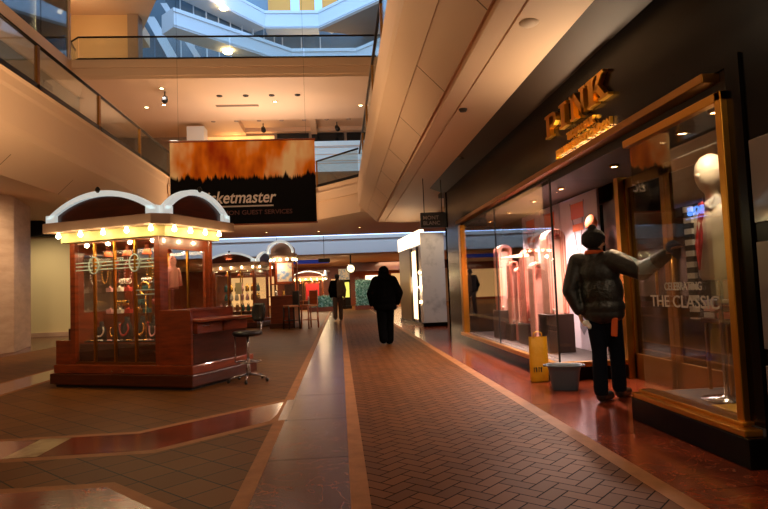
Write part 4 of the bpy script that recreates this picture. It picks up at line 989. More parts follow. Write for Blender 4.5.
g = ell_stack([(0, 0, .615, .17, .15), (0, 0, .63, .20, .18), (0, 0, .665, .205, .185), (0, 0, .685, .19, .17), (0, 0, .69, .1, .1)], 24); g.build('seat', M['black_vinyl'], t)
g = MB(); g.tube([(.05, .0, .625), (.2, .02, .63), (.235, .03, .7), (.235, .03, .86)], .012); g.build('back_bar', M['chrome'], t)
g = MB()
vs = []; fs = []; n = 8
for i in range(n+1):
    for j in range(n+1):
        u = -1+2*i/n; v = j/n; wd = .165*(1-.25*abs(2*v-1)**3)
        vs.append((.255-.06*u*u+.02*v, u*wd+.03, .80+.26*v))
for i in range(n):
    for j in range(n): fs.append((i*(n+1)+j, (i+1)*(n+1)+j, (i+1)*(n+1)+j+1, i*(n+1)+j+1))
g.add(vs, fs, 0, True); o = g.build('backrest', M['black_vinyl'], t); sm = o.modifiers.new('s', 'SOLIDIFY'); sm.thickness = .035
def bar_chair(loc, rz, label, mm):
    t = thing('bar_chair', label, 'bar chair', loc, rz, 'bar chairs at the domed counter')
    for sx in (-1, 1):
        for sy in (-1, 1):
            g = MB(); g.tube([(sx*.2, sy*.2, 0), (sx*.18, sy*.18, .74)], .026, 8); g.build('leg', mm, t)
    g = MB(); g.box(-.2, .2, -.2, .2, .71, .78); g.build('seat', M['tan'], t, .015)
    g = MB(); g.box(-.21, .21, .16, .21, .74, 1.24); g.build('backrest', mm, t, .012)
    g = MB()
    for sx in (-1, 1): g.tube([(sx*.19, -.19, .28), (sx*.19, .19, .28)], .012)
    g.tube([(-.19, -.19, .28), (.19, -.19, .28)], .012); g.build('foot_rail', mm, t)
bar_chair((-1.62, 19.75, 0), math.radians(-58), 'dark bar chair with tan seat at the domed counter', M['black_vinyl'])
bar_chair((-1.02, 19.7, 0), math.radians(-50), 'brown wooden bar chair nearest the marble strip', M['wood_orange'])

# ------------------------------------------------------------------ FAR BACKGROUND
def hedge(label, loc, w, d, z0, z1, n, sd):
    random.seed(sd)
    t = thing('planter_hedge', label, 'hedge', loc)
    g = MB(); g.box(-w/2-.05, w/2+.05, -d/2, d/2, 0, z0); g.build('planter', M['planter'], t, .01)
    g = MB()
    for i in range(n):
        c = Vector((random.uniform(-w/2, w/2), random.uniform(-d/2, d/2), random.uniform(z0, z1)))
        if random.random() < .7: c.y = -d/2+random.uniform(-.02, .06)
        s = random.uniform(.035, .07); R = Euler((random.uniform(0, 6), random.uniform(0, 6), random.uniform(0, 6))).to_matrix()
        q = [R @ Vector(v)*s+c for v in ((-1, 0, 0), (0, -.5, .2), (1.1, 0, 0), (0, .5, .2))]
        g.add(q, [(0, 1, 2, 3)])
    g.box(-w/2+.06, w/2-.06, -d/2+.1, d/2-.1, z0, z1-.06)
    o = g.build('foliage', M['leaf'], t); o['kind'] = 'stuff'
hedge('low frosted green hedge in a planter, left of the walking man', (-1.15, 36.5, 0), 1.6, .6, .25, .95, 900, 3)
hedge('tall frosted green hedge in a planter, right of the walking man', (1.6, 36.5, 0), 1.3, .6, .25, 1.85, 1300, 4)
t = thing('hanging_clock', 'round backlit clock on a dark post above the tall hedge', 'clock', (.68, 34.3, 2.45))
g = MB(); g.tube([(0, -.06, 0), (0, .06, 0)], .27, 28); g.build('clock_case', M['dark_metal'], t)
g = MB(); g.tube([(0, -.07, 0), (0, -.058, 0)], .22, 28); g.build('clock_face', M['clock_face'], t)
g = MB(); g.box(-.008, .008, -.08, -.072, -.02, .15); g.box(-.02, .11, -.08, -.072, -.01, .01); g.build('clock_hands', M['black_matte'], t)
g = MB(); g.tube([(0, 0, .25), (0, 0, .8)], .04); g.build('bracket', M['dark_metal'], t)
t = thing('hanging_sign', 'long dark blue sign hanging from the low far ceiling', 'sign', (-1.95, 30.6, 2.75))
g = MB(); g.box(-1.45, 1.45, -.05, .05, -.1, .1); g.build('sign_board', M['sign_blue'], t, .01)
for x in (-1.2, 1.2):
    g = MB(); g.tube([(x, 0, .1), (x, 0, 1.32)], .012); g.build('hanger_rod', M['dark_metal'], t)
g = MB(); g.box(.9, 1.5, -.06, .06, -.06, .14); g.build('end_box', M['sign_black'], t)
t = thing('advert_stand', 'bright yellow-green lit poster stand behind the walking man', 'poster stand', (.35, 39.0, 0))
g = MB(); g.box(-.35, .35, -.06, .06, .2, 2.2); g.build('frame', M['dark_metal'], t, .01)
g = MB(); g.box(-.28, .28, -.075, -.06, .75, 1.75); g.build('poster', mat('yellow green poster', rgb(220, 214, 110), .5, emit=rgb(210, 205, 90), estr=.7), t)
g = MB(); g.box(-.4, .4, -.2, .2, 0, .2); g.build('foot', M['dark_metal'], t, .01)
t = thing('picture_stand', 'white topped display sign beside the clock post', 'display sign', (-.25, 38.2, 0))
g = MB(); g.box(.2, .9, -.05, .05, 1.9, 2.6); g.build('sign_board', M['poster_blue'], t)
g = MB(); g.tube([(.55, 0, 0), (.55, 0, 1.9)], .03); g.build('post', M['dark_metal'], t)

# white marble shop corner with lit showcase
g = MB(); g.prism([(2.48, 17.7), (3.2, 17.7), (3.2, 21.4), (2.2, 21.4)], 0.12, 2.85); S('wall_marble_corner', g, M['marble_white'], 'white veined marble corner of the neighbouring shop', .006)
g = MB(); g.prism([(2.46, 17.66), (3.2, 17.66), (3.2, 21.4), (2.16, 21.4)], 0, 0.12); S('baseboard_marble', g, M['black_gloss'], 'black base of the white marble corner')
g = MB(); g.add([(2.455, 17.72, 2.5), (2.17, 21.4, 2.5), (2.17, 21.4, 2.95), (2.455, 17.72, 2.95), (2.6, 17.72, 2.5), (2.6, 21.4, 2.5), (2.6, 21.4, 2.95), (2.6, 17.72, 2.95)], [(0, 1, 2, 3), (4, 7, 6, 5), (0, 4, 5, 1), (3, 2, 6, 7), (0, 3, 7, 4), (1, 5, 6, 2)])
S('trim_21', g, M['glow_white'], 'backlit white header over the marble shop window')
def on_left(y): return 2.48-(y-17.7)*(0.28/3.7)
def slabL(y0, y1, z0, z1, t0, t1):
    g = MB(); a, b = on_left(y0), on_left(y1)
    g.prism([(a-t1, y0), (a-t0, y0), (b-t0, y1), (b-t1, y1)], z0, z1); return g
S('window_14', slabL(18.2, 19.0, 0.2, 2.35, -.01, .02), M['glow_case'], 'tall brightly lit showcase in the marble shop side')
S('trim_22', slabL(19.35, 21.3, 0.12, 2.5, -.01, .02), M['greengold'], 'olive bronze panel on the side of the marble shop')
g = slabL(18.1, 18.2, 0.12, 2.45, -.01, .05); g2 = slabL(19.0, 19.12, 0.12, 2.45, -.01, .05); g.add(g2.v, g2.f); S('trim_23', g, M['dark_metal'], 'dark posts beside the lit showcase')
for i, z in enumerate((.75, 1.2, 1.65)):
    g = MB(); x = on_left(17.9)-.03; g.ball((0, 0, 0), .045, 8, sz=(.6, 1, 1)); g.tube([(.0, 0, 0), (.05, 0, 0)], .015)
    tag(g.build('wall_lamp', M['glow_warm'], loc=(x, 17.9, z)), ('lowest', 'middle', 'highest')[i]+' small wall lamp on the marble edge beside the lit showcase', 'lamp', 'small lamps on the marble edge')
lamp('showcase lamp', 'AREA', (2.2, 18.6, 1.3), 14, WARM2, sx=.5, sy=1.8, rot=(0, math.radians(-90), 0))
lamp('marble wash', 'SPOT', (2.7, 16.4, 3.5), 60, WARM2, .05, rot=(math.radians(30), 0, 0), spot=1.3)
t = thing('blade_sign', 'black hanging sign with pale lettering in front of the white marble corner', 'sign', (2.14, 13.0, 2.68))
g = MB(); g.box(-.29, .29, -.04, .04, -.17, .17); g.build('sign_board', M['sign_black'], t, .008)
for x in (-.2, .2):
    g = MB(); g.tube([(x, 0, .17), (x, 0, 1.2)], .01); g.build('hanger_rod', M['dark_metal'], t)
for txt, z in (('MONT', .01), ('BLANC', -.11)):
    g = text_mb(txt, .12, .004, .001); g.v = [(-.24+v[0], -.043-v[2], z+v[1]) for v in g.v]; g.build('lettering', M['sign_letter'], t)

# sign of the shop across the mall, seen as a reflection in the bay glass
t = thing('blue_shop_sign', 'blue lit shop name on the wall across the mall, mirrored in the near bay glass', 'sign', (-7.62, 20.05, 3.40), math.radians(90))
g = text_mb('BOSS', .42, .05, .01); xs = [v[0] for v in g.v]; c = (min(xs)+max(xs))/2; g.v = [(v[0]-c, -v[2], v[1]) for v in g.v]; g.build('lettering', M['neon'], t)
g = MB(); g.box(-.75, .75, .03, .1, -.2, .45); g.build('backing', M['sign_black'], t)
g = MB(); g.box(-.6, .6, -.01, .03, -.12, -.1); g.build('underline', M['neon'], t)

# ------------------------------------------------------------------ DOWNLIGHTS, SPOTS AND CEILING DEVICES
for i, (x, y) in enumerate([(-7.9, 25.3), (-7.1, 25.0), (-2.45, 24.8), (-6.6, 23.0), (1.2, 25.5)]):
    downlight((x, y, 9.29), 'lit recessed ceiling light under the third level, '+('above the far end of the left railing', 'beside the far end of the left railing', 'above the right half of the banner', 'near the front edge on the left', 'near the right gallery railing')[i], 'lit ceiling lights under the third level', .1)
    lamp('level lamp', 'SPOT', (x, y, 9.2), 130, (1.0, .84, .74), .06, spot=2.6, blend=.8)
for i in range(4):
    t = thing('recessed_spot', ('first', 'second', 'third', 'fourth')[i]+' unlit recessed spot from the left in the third level soffit', 'ceiling light', (-4.6+i*1.05, 24.0, 9.29), 0, 'unlit spots in the third level soffit')
    g = MB(); g.lathe([(.07, -.02), (.11, -.02), (.12, 0), (.12, .02), (.07, .02)], n=16, cap=False); g.build('trim_ring', M['bronze'], t)
    g = MB(); g.lathe([(.001, -.005), (.07, -.005), (.07, .01)], n=12); g.build('lens', M['black_matte'], t)
g = MB()
for k in range(4): g.box(-.9, .9, -.13+k*.07, -.1+k*.07, -.015, 0.02)
o = g.build('ceiling_grille', M['plaster_dim'], loc=(-4.1, 25.3, 9.3)); tag(o, 'long slotted air grille in the third level soffit', 'air grille')
for i in range(7):
    g = MB(); g.lathe([(.06, -.03), (.1, -.02), (.1, 0.02)], n=12); o = g.build('ceiling_sprinkler', M['plaster_dim'], loc=(-5.6+i*1.05, 27.6, 9.3)); tag(o, ORD[i]+' pale sprinkler cap from the left in the row along the third level soffit', 'sprinkler', 'row of sprinkler caps under the third level')
for i, (x, y, lb) in enumerate([(-6.6, 23.4, 'black security camera under the third level, above the kiosk'), (-3.55, 29.6, 'black track spot in the coffered ceiling above the banner'), (.15, 29.6, 'black track spot in the coffered ceiling near the right railing')]):
    t = thing('ceiling_spot', lb, 'spotlight' if i else 'camera', (x, y, 9.3 if i == 0 else 9.75))
    g = MB(); g.tube([(0, 0, 0), (0, 0, -.25)], .025); g.build('stem', M['black_matte'], t)
    g = MB(); g.tube([(-.02, .1, -.22), (.04, -.18, -.42)], [.1, .12], 12); g.build('housing', M['black_matte'], t)
# warm lights in the level two shop behind the banner
for i, x in enumerate((-5.6, -5.1, -4.4, -3.6)):
    g = MB(); g.ball((0, 0, 0), .09, 8, sz=(1.2, 1, .7)); o = g.build('shop_light', M['glow_warm'], loc=(x, 30.76, 9.05+.1*(i % 2))); tag(o, ('first', 'second', 'third', 'fourth')[i]+' glowing shop light from the left just above the banner', 'lamp', 'shop lights above the banner')
for i, (x, z) in enumerate(((-.75, 8.6), (1.1, 8.6))):
    g = MB(); g.box(-.28, .28, -.04, .04, -.12, .12); o = g.build('light_panel', M['glow_shop'], loc=(x, 30.88, z), bevel=.01); tag(o, ('pale light panel just right of the banner top', 'pale light panel beside the right gallery railing')[i], 'light')
for i, (x, y, z) in enumerate([(1.79, 7.93, 3.62), (2.35, 10.75, 3.568)]):
    g = MB(); g.lathe([(.001, -.03), (.045, -.03), (.06, 0), (.06, .01)], n=14); o = g.build('smoke_detector', M['bronze'], loc=(x, y, z)); tag(o, ('small dark round detector on the right soffit above the large window', 'dark round detector on the sloped dark soffit')[i], 'detector')
g = MB(); g.lathe([(.001, -.03), (.06, -.03), (.09, -.01), (.095, 0), (.095, .01)], n=20); o = g.build('ceiling_speaker', M['plaster2'], loc=(1.86, 5.28, 3.625)); tag(o, 'pale round ceiling speaker in the near right soffit', 'speaker')
LS = [(-6.9, 26.6), (-3.3, 27.6), (-.9, 28), (1.0, 26.8)]
for i, (x, y) in enumerate(LS):
    downlight((x, y, 4.04), ('first', 'second', 'third', 'fourth')[i]+' downlight from the left in the low ceiling below the banner', 'downlights in the low ceiling', .07)
    lamp('low lamp', 'SPOT', (x, y, 3.95), 170, WARM, .05, spot=2.2, blend=.8)
g = MB(); g.box(-.02, .02, -.28, .28, -.1, .1)
o = g.build('wall_vent', M['black_matte'], loc=(-9.47, 20.1, 8.4)); tag(o, 'dark rectangular vent grille on the olive wall of the left upper level', 'vent')
for i, (x, y, z) in enumerate([(-10.6, 19.0, 11.4), (-10.4, 21.2, 10.5)]):
    g = MB(); g.ball((0, 0, 0), .13, 8, sz=(1.5, 1, .7)); g.tube([(0, 0, .05), (0, 0, 14.62-z)], .012, 6); o = g.build('upper_lamp', M['glow_warm'], loc=(x, y, z)); tag(o, ('upper glowing lamp behind the glass screen at top left', 'lower glowing lamp behind the glass screen at top left')[i], 'lamp')
for i, (x, y, z, lb) in enumerate([(-7.3, 40.3, 20.95, 'hanging floodlight over the white balcony at the top'), (-3.2, 45.9, 18.9, 'left glowing lamp behind the third level railing'), (-1.15, 45.9, 18.9, 'middle glowing lamp behind the third level railing'), (.85, 45.2, 18.6, 'right glowing lamp behind the third level railing'), (-6.5, 36.9, 16.45, 'glowing strip lamp under the white balcony')]):
    g = MB(); g.ball((0, 0, 0), .22, 10, sz=(1.4, 1, .6)); g.tube([(0, 0, .1), (0, .05 if i in (0, 4) else .35, .3)], .03); o = g.build('upper_lamp', M['glow_warm'], loc=(x, y, z)); tag(o, lb, 'lamp', 'lamps in the far atrium')

# ------------------------------------------------------------------ BAG AND TUB
t = thing('plastic_bag', 'tall yellow plastic bag standing against the shop window plinth', 'bag', (2.36, 7.02, 0), math.radians(-12))
g = MB(); n = 14; rings = []
for (z, sx, sy) in ((0, .10, .06), (.02, .11, .065), (.2, .115, .06), (.38, .11, .045), (.48, .105, .03), (.535, .108, .018)):
    rings.append([(sx*math.copysign(abs(math.cos(2*PI*k/n))**.6, math.cos(2*PI*k/n))+random.uniform(-.004, .004), sy*math.copysign(abs(math.sin(2*PI*k/n))**.6, math.sin(2*PI*k/n))+random.uniform(-.004, .004), z) for k in range(n)])
vs = [p for r in rings for p in r]; fs = [(i*n+k, i*n+(k+1) % n, (i+1)*n+(k+1) % n, (i+1)*n+k) for i in range(5) for k in range(n)] + [tuple(range(n))[::-1]]
g.add(vs, fs, 0, True); g.build('bag_body', M['yellow_bag'], t)
for s in (-1, 1):
    g = MB(); g.tube([(-.05, s*.016, .52), (-.045, s*.02, .58), (0, s*.022, .60), (.045, s*.02, .58), (.05, s*.016, .52)], .006); g.build('handle', M['yellow_bag'], t)
g = MB()
for k, (x, h) in enumerate(((-.065, .05), (-.04, .06), (-.035, .05), (-.01, .06), (.015, .05), (.02, .06))): g.box(x-.004, x+.004, -.0665, -.062, .12, .12+h)
g.box(-.07, -.03, -.0665, -.062, .165, .172); g.box(-.015, .03, -.0665, -.062, .165, .172)
g.build('print', M['black_matte'], t)
t = thing('wash_tub', 'blue grey plastic wash tub on the marble behind the window washer', 'tub', (2.44, 6.42, 0), math.radians(-20))
g = MB(); n = 24
def sq(a, sx, sy): 
    c, s = math.cos(a), math.sin(a); return (sx*math.copysign(abs(c)**.5, c), sy*math.copysign(abs(s)**.5, s))
prof = [(.135, .10, 0.0), (.14, .105, .01), (.165, .125, .2), (.18, .14, .255), (.195, .155, .262), (.195, .155, .272), (.175, .135, .268), (.155, .118, .2), (.13, .095, .02)]
vs = []; fs = []
for sx, sy, z in prof:
    for k in range(n): x, y = sq(2*PI*k/n, sx, sy); vs.append((x, y, z))
for i in range(len(prof)-1):
    for k in range(n): fs.append((i*n+k, i*n+(k+1) % n, (i+1)*n+(k+1) % n, (i+1)*n+k))
fs += [tuple(range(n))[::-1], tuple((len(prof)-1)*n+k for k in range(n))]
g.add(vs, fs, 0, True); g.build('tub_body', M['tub'], t)
for s in (-1, 1):
    g = MB(); g.tube([(s*.19, -.05, .265), (s*.215, -.04, .262), (s*.215, .04, .262), (s*.19, .05, .265)], .009); g.build('handle', M['tub'], t)

# ------------------------------------------------------------------ PEOPLE
def remesh(mb, name, m, voxel, smooth, parent=None, split=None):
    o = mb.build(name, m)
    r = o.modifiers.new('r', 'REMESH'); r.mode = 'VOXEL'; r.voxel_size = voxel; r.use_smooth_shade = True
    s = o.modifiers.new('s', 'SMOOTH'); s.iterations = smooth; s.factor = 0.5
    dg = bpy.context.evaluated_depsgraph_get(); dg.update()
    me = bpy.data.meshes.new_from_object(o.evaluated_get(dg)); old = o.data; o.modifiers.clear(); o.data = me; bpy.data.meshes.remove(old)
    ms = m if isinstance(m, (list, tuple)) else [m]
    me.materials.clear()
    for q in ms: me.materials.append(q)
    if split:
        for p in me.polygons: p.material_index = split(p.center)
    for p in me.polygons: p.use_smooth = True
    if parent: o.parent = parent
    return o
def cap(mb, p0, r0, p1, r1, n=14):
    p0 = Vector(p0); p1 = Vector(p1); mb.tube([p0, p1], [r0, r1], n); mb.ball(p0, r0, 10); mb.ball(p1, r1, 10)
def chain(mb, pts, rs):
    for a, b, r0, r1 in zip(pts, pts[1:], rs, rs[1:]): cap(mb, a, r0, b, r1)
def oval(mb, c, r, sz, rz):                     # flattened ball turned about z
    q = MB(); q.ball((0, 0, 0), r, 14, sz=sz); q.xform(Matrix.Translation(Vector(c)) @ Matrix.Rotation(rz, 4, 'Z')); mb.add(q.v, q.f, 0, True)
def hand(mb, wrist, direction, palm_n, s=1.0, curl=0.5, flip=1):
    d = Vector(direction).normalized(); nrm = Vector(palm_n); nrm = (nrm-d*nrm.dot(d)).normalized(); side = d.cross(nrm).normalized()*flip
    w = Vector(wrist); pc = w+d*.05*s
    for k in (-1.5, -.5, .5, 1.5): cap(mb, w+side*k*.010*s, .016*s, w+d*.085*s+side*k*.019*s, .012*s, 8)
    for k, L in zip((-1.5, -.5, .5, 1.5), (.062, .075, .08, .07)):
        a = w+d*.085*s+side*k*.020*s; p = a; ang = 0
        for seg in range(3):
            ang += curl*(0.4 if seg == 0 else 0.8); dd = (d*math.cos(ang)+nrm*math.sin(ang)).normalized(); q = p+dd*L*s*(.45 if seg == 0 else .3)
            cap(mb, p, (.0095-.001*seg)*s, q, (.0088-.001*seg)*s, 8); p = q
    a = w+d*.025*s+side*.022*s
    b = a+(d*.6+side*.75+nrm*.3).normalized()*.042*s; c = b+(d*.9+side*.2+nrm*.4).normalized()*.034*s
    cap(mb, a, .014*s, b, .011*s, 8); cap(mb, b, .0105*s, c, .009*s, 8)
def head(mb, c, f, s=1.0, parent=None):        # c centre, f facing yaw (radians, 0 = +y)
    c = Vector(c)
    R = Matrix.Rotation(f, 4, 'Z')
    def P(x, y, z): return c + (R @ Vector((x, y, z)))*s
    oval(mb, P(0, -.005, .03), .1*s, (.78, .98, .95), f); oval(mb, P(0, .03, -.045), .075*s, (.78, .85, 1.0), f)
    cap(mb, P(0, .095, .012), .010*s, P(0, .112, -.022), .015*s, 8)              # nose
    for sx in (-1, 1):
        oval(mb, P(sx*.08, -.005, -.005), .03*s, (.35, .6, 1.0), f)               # ears
        oval(mb, P(sx*.033, .078, .035), .02*s, (1.3, .6, .5), f)                 # brow
        oval(mb, P(sx*.04, .06, -.03), .026*s, (1, .7, 1), f)                     # cheek
    oval(mb, P(0, .088, -.056), .018*s, (1.4, .5, .5), f); oval(mb, P(0, .075, -.095), .022*s, (1, .8, .8), f)
    return P
def face_bits(P, parent, f, s=1.0):
    for sx in (-1, 1):
        g = MB(); g.ball(P(sx*.033, .082, .012), .011*s, 8); g.build('eye', M['eye'], parent)
    g = MB(); g.tube([P(-.024, .094, -.056), P(0, .101, -.056), P(.024, .094, -.056)], [.002, .0035, .002], 6); g.build('lips', mat('lips', rgb(150, 80, 70), .5), parent)

# --- window washer -------------------------------------------------
wf = math.atan2(-.80, .60)                      # facing yaw: front points to (.80,.60)
fv = Vector((.80, .60, 0)); rv = Vector((.60, -.80, 0))
W0 = Vector((2.56, 5.68, 0))
t = thing('person', 'person in a dark jacket, knit cap and jeans washing the shop window, seen from behind', 'person', (0, 0, 0))
pel = W0+Vector((.02, 0, .90)); chest = W0+Vector((0, 0, 1.25)); nk = W0+Vector((-.03, -.0, 1.44)); hd = W0+fv*.03+Vector((-.045, 0, 1.565))
rs = W0+rv*.175+Vector((-.01, 0, 1.375)); ls = W0-rv*.175+Vector((-.03, 0, 1.37))
re_ = Vector((2.79, 5.27, 1.25)); rw = Vector((2.89, 5.01, 1.385)); le = ls+Vector((-.10, .0, -.28)); lw = Vector((2.29, 5.62, .90))
lw = le+Vector((.06, -.05, -.21))
rh = pel+rv*.09; lh = pel-rv*.09
rf = Vector((2.755, 5.78, .09)); lf = Vector((2.50, 5.64, .09)); rk = (rh+rf)/2+fv*.03; lk = (lh+lf)/2+fv*.035
mb = MB()
oval(mb, pel, .15, (1.0, .72, .8), wf); oval(mb, (pel+chest)/2, .15, (.92, .66, 1.2), wf); oval(mb, chest, .165, (1.0, .66, 1.0), wf); oval(mb, chest+Vector((0, 0, .1)), .15, (1.05, .55, .5), wf)
cap(mb, chest+Vector((0, 0, .1)), .07, nk, .052); cap(mb, nk, .052, hd-Vector((0, 0, .06)), .05)
PH = head(mb, hd, wf-0.5, 1.0)
for sh, el, wr in ((rs, re_, rw), (ls, le, lw)): chain(mb, [chest+Vector((0, 0, .08)), sh, el, wr], [.06, .055, .042, .03])
hand(mb, rw, Vector((.12, -.42, .25)), Vector((.3, -1, -.2)), 1.0, .25, 1); hand(mb, lw, Vector((.12, -.1, -1)), Vector((.5, -.4, 0)), 1.0, .8, -1)
for h, k_, f_ in ((rh, rk, rf), (lh, lk, lf)):
    chain(mb, [h, k_, f_], [.085, .056, .04]); cap(mb, f_+Vector((0, 0, -.03)), .042, f_+fv*.16+Vector((0, 0, -.055)), .03)
remesh(mb, 'body', M['skin'], .006, 3, t); face_bits(PH, t, wf-0.5)
# jacket: torso, hem, sleeves and collar in one puffy garment
mb = MB(); hem = pel+Vector((.01, 0, -.10))
oval(mb, hem+Vector((0, 0, .05)), .205, (1.02, .78, .5), wf); oval(mb, hem+Vector((0, 0, .12)), .212, (1.03, .78, .6), wf); oval(mb, (pel+chest)/2+Vector((0.01, 0, .0)), .222, (1.0, .74, 1.1), wf); oval(mb, chest+Vector((0, 0, .01)), .215, (1.02, .7, .85), wf); oval(mb, chest+Vector((0, 0, .12)), .18, (1.05, .6, .45), wf)
cap(mb, nk+Vector((0, 0, -.06)), .095, nk+Vector((0, 0, .005)), .082)
for sh, el, wr in ((rs, re_, rw), (ls, le, lw)): chain(mb, [chest+Vector((0, 0, .09)), sh, el, wr-(wr-el).normalized()*.02], [.11, .105, .086, .062])
def jsplit(c):  # picks faces for the painted sleeve and back highlights
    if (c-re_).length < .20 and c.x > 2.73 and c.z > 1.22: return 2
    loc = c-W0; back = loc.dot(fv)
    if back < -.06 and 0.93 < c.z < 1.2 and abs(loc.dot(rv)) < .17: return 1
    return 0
remesh(mb, 'jacket', [M['jacket'], M['back_highlight'], M['sleeve_highlight']], .012, 4, t, jsplit)
mb = MB(); oval(mb, pel+Vector((0, 0, -.02)), .165, (1.0, .76, .8), wf)
for h, k_, f_ in ((rh, rk, rf), (lh, lk, lf)): chain(mb, [h, k_, f_+Vector((0, 0, .02))], [.10, .074, .070])
remesh(mb, 'jeans', M['jeans'], .012, 4, t)
for f_ in (rf, lf):
    mb = MB(); cap(mb, f_+Vector((0, 0, .05)), .062, f_+Vector((0, 0, -.03)), .055); cap(mb, f_+Vector((0, 0, -.035)), .052, f_+fv*.17+Vector((0, 0, -.045)), .043)
    mb.v = [(x, y, max(z, .003)) for x, y, z in mb.v]
    remesh(mb, 'boot', M['boot'], .010, 3, t)
mb = MB(); oval(mb, hd+Vector((-.0, -.0, .045)), .115, (.93, 1.04, .8), wf-.5); oval(mb, hd-fv*.03+Vector((0, 0, .015)), .112, (.9, .92, .75), wf-.5); mb.ball(hd+Vector((-.01, -.01, .135)), .045, 10)
remesh(mb, 'knit_cap', mat('black knit', rgb(16, 15, 17), .9, bump=(60, .6)), .008, 2, t)
g = MB(); q = ell_stack([(0, 0, 0, .088, .082), (0, 0, .02, .094, .088), (0, 0, .038, .086, .08)], 20); q.xform(Matrix.Translation(nk+Vector((0, 0, .005)))); q.build('orange_collar', M['orange_cloth'], t)
pk = pel+rv*.15-fv*.09+Vector((.02, 0, -.10))
g = MB(); g.box(-.03, .03, -.012, .012, -.16, .02); q = g.build('hip_cloth', M['orange_cloth'], t, .008); q.location = pk; q.rotation_euler = (0, .1, wf)
# cloth in the raised hand: a thing of its own
mb = MB(); oval(mb, (2.91, 4.937, 1.45), .075, (1.0, .28, .8), .1); oval(mb, (2.935, 4.94, 1.405), .055, (.9, .3, 1.0), .3); oval(mb, (2.955, 4.94, 1.375), .045, (.8, .3, .9), 0)
o = remesh(mb, 'cleaning_cloth', M['blue_cloth'], .007, 3); tag(o, 'blue grey cleaning cloth pressed to the glass by the window washer', 'cloth')
mb = MB(); mb.tube([lw+Vector((.02, -.05, -.10)), lw+Vector((.05, -.07, -.13))], .014); q = lw+Vector((.035, -.06, -.115)); oval(mb, q, .042, (1.1, .5, .8), .3); oval(mb, q+Vector((.03, -.01, -.03)), .03, (.8, .6, 1), 0)
o = remesh(mb, 'white_rag', M['stripe_white'], .006, 2); tag(o, 'crumpled white rag in the lowered hand of the window washer', 'rag')

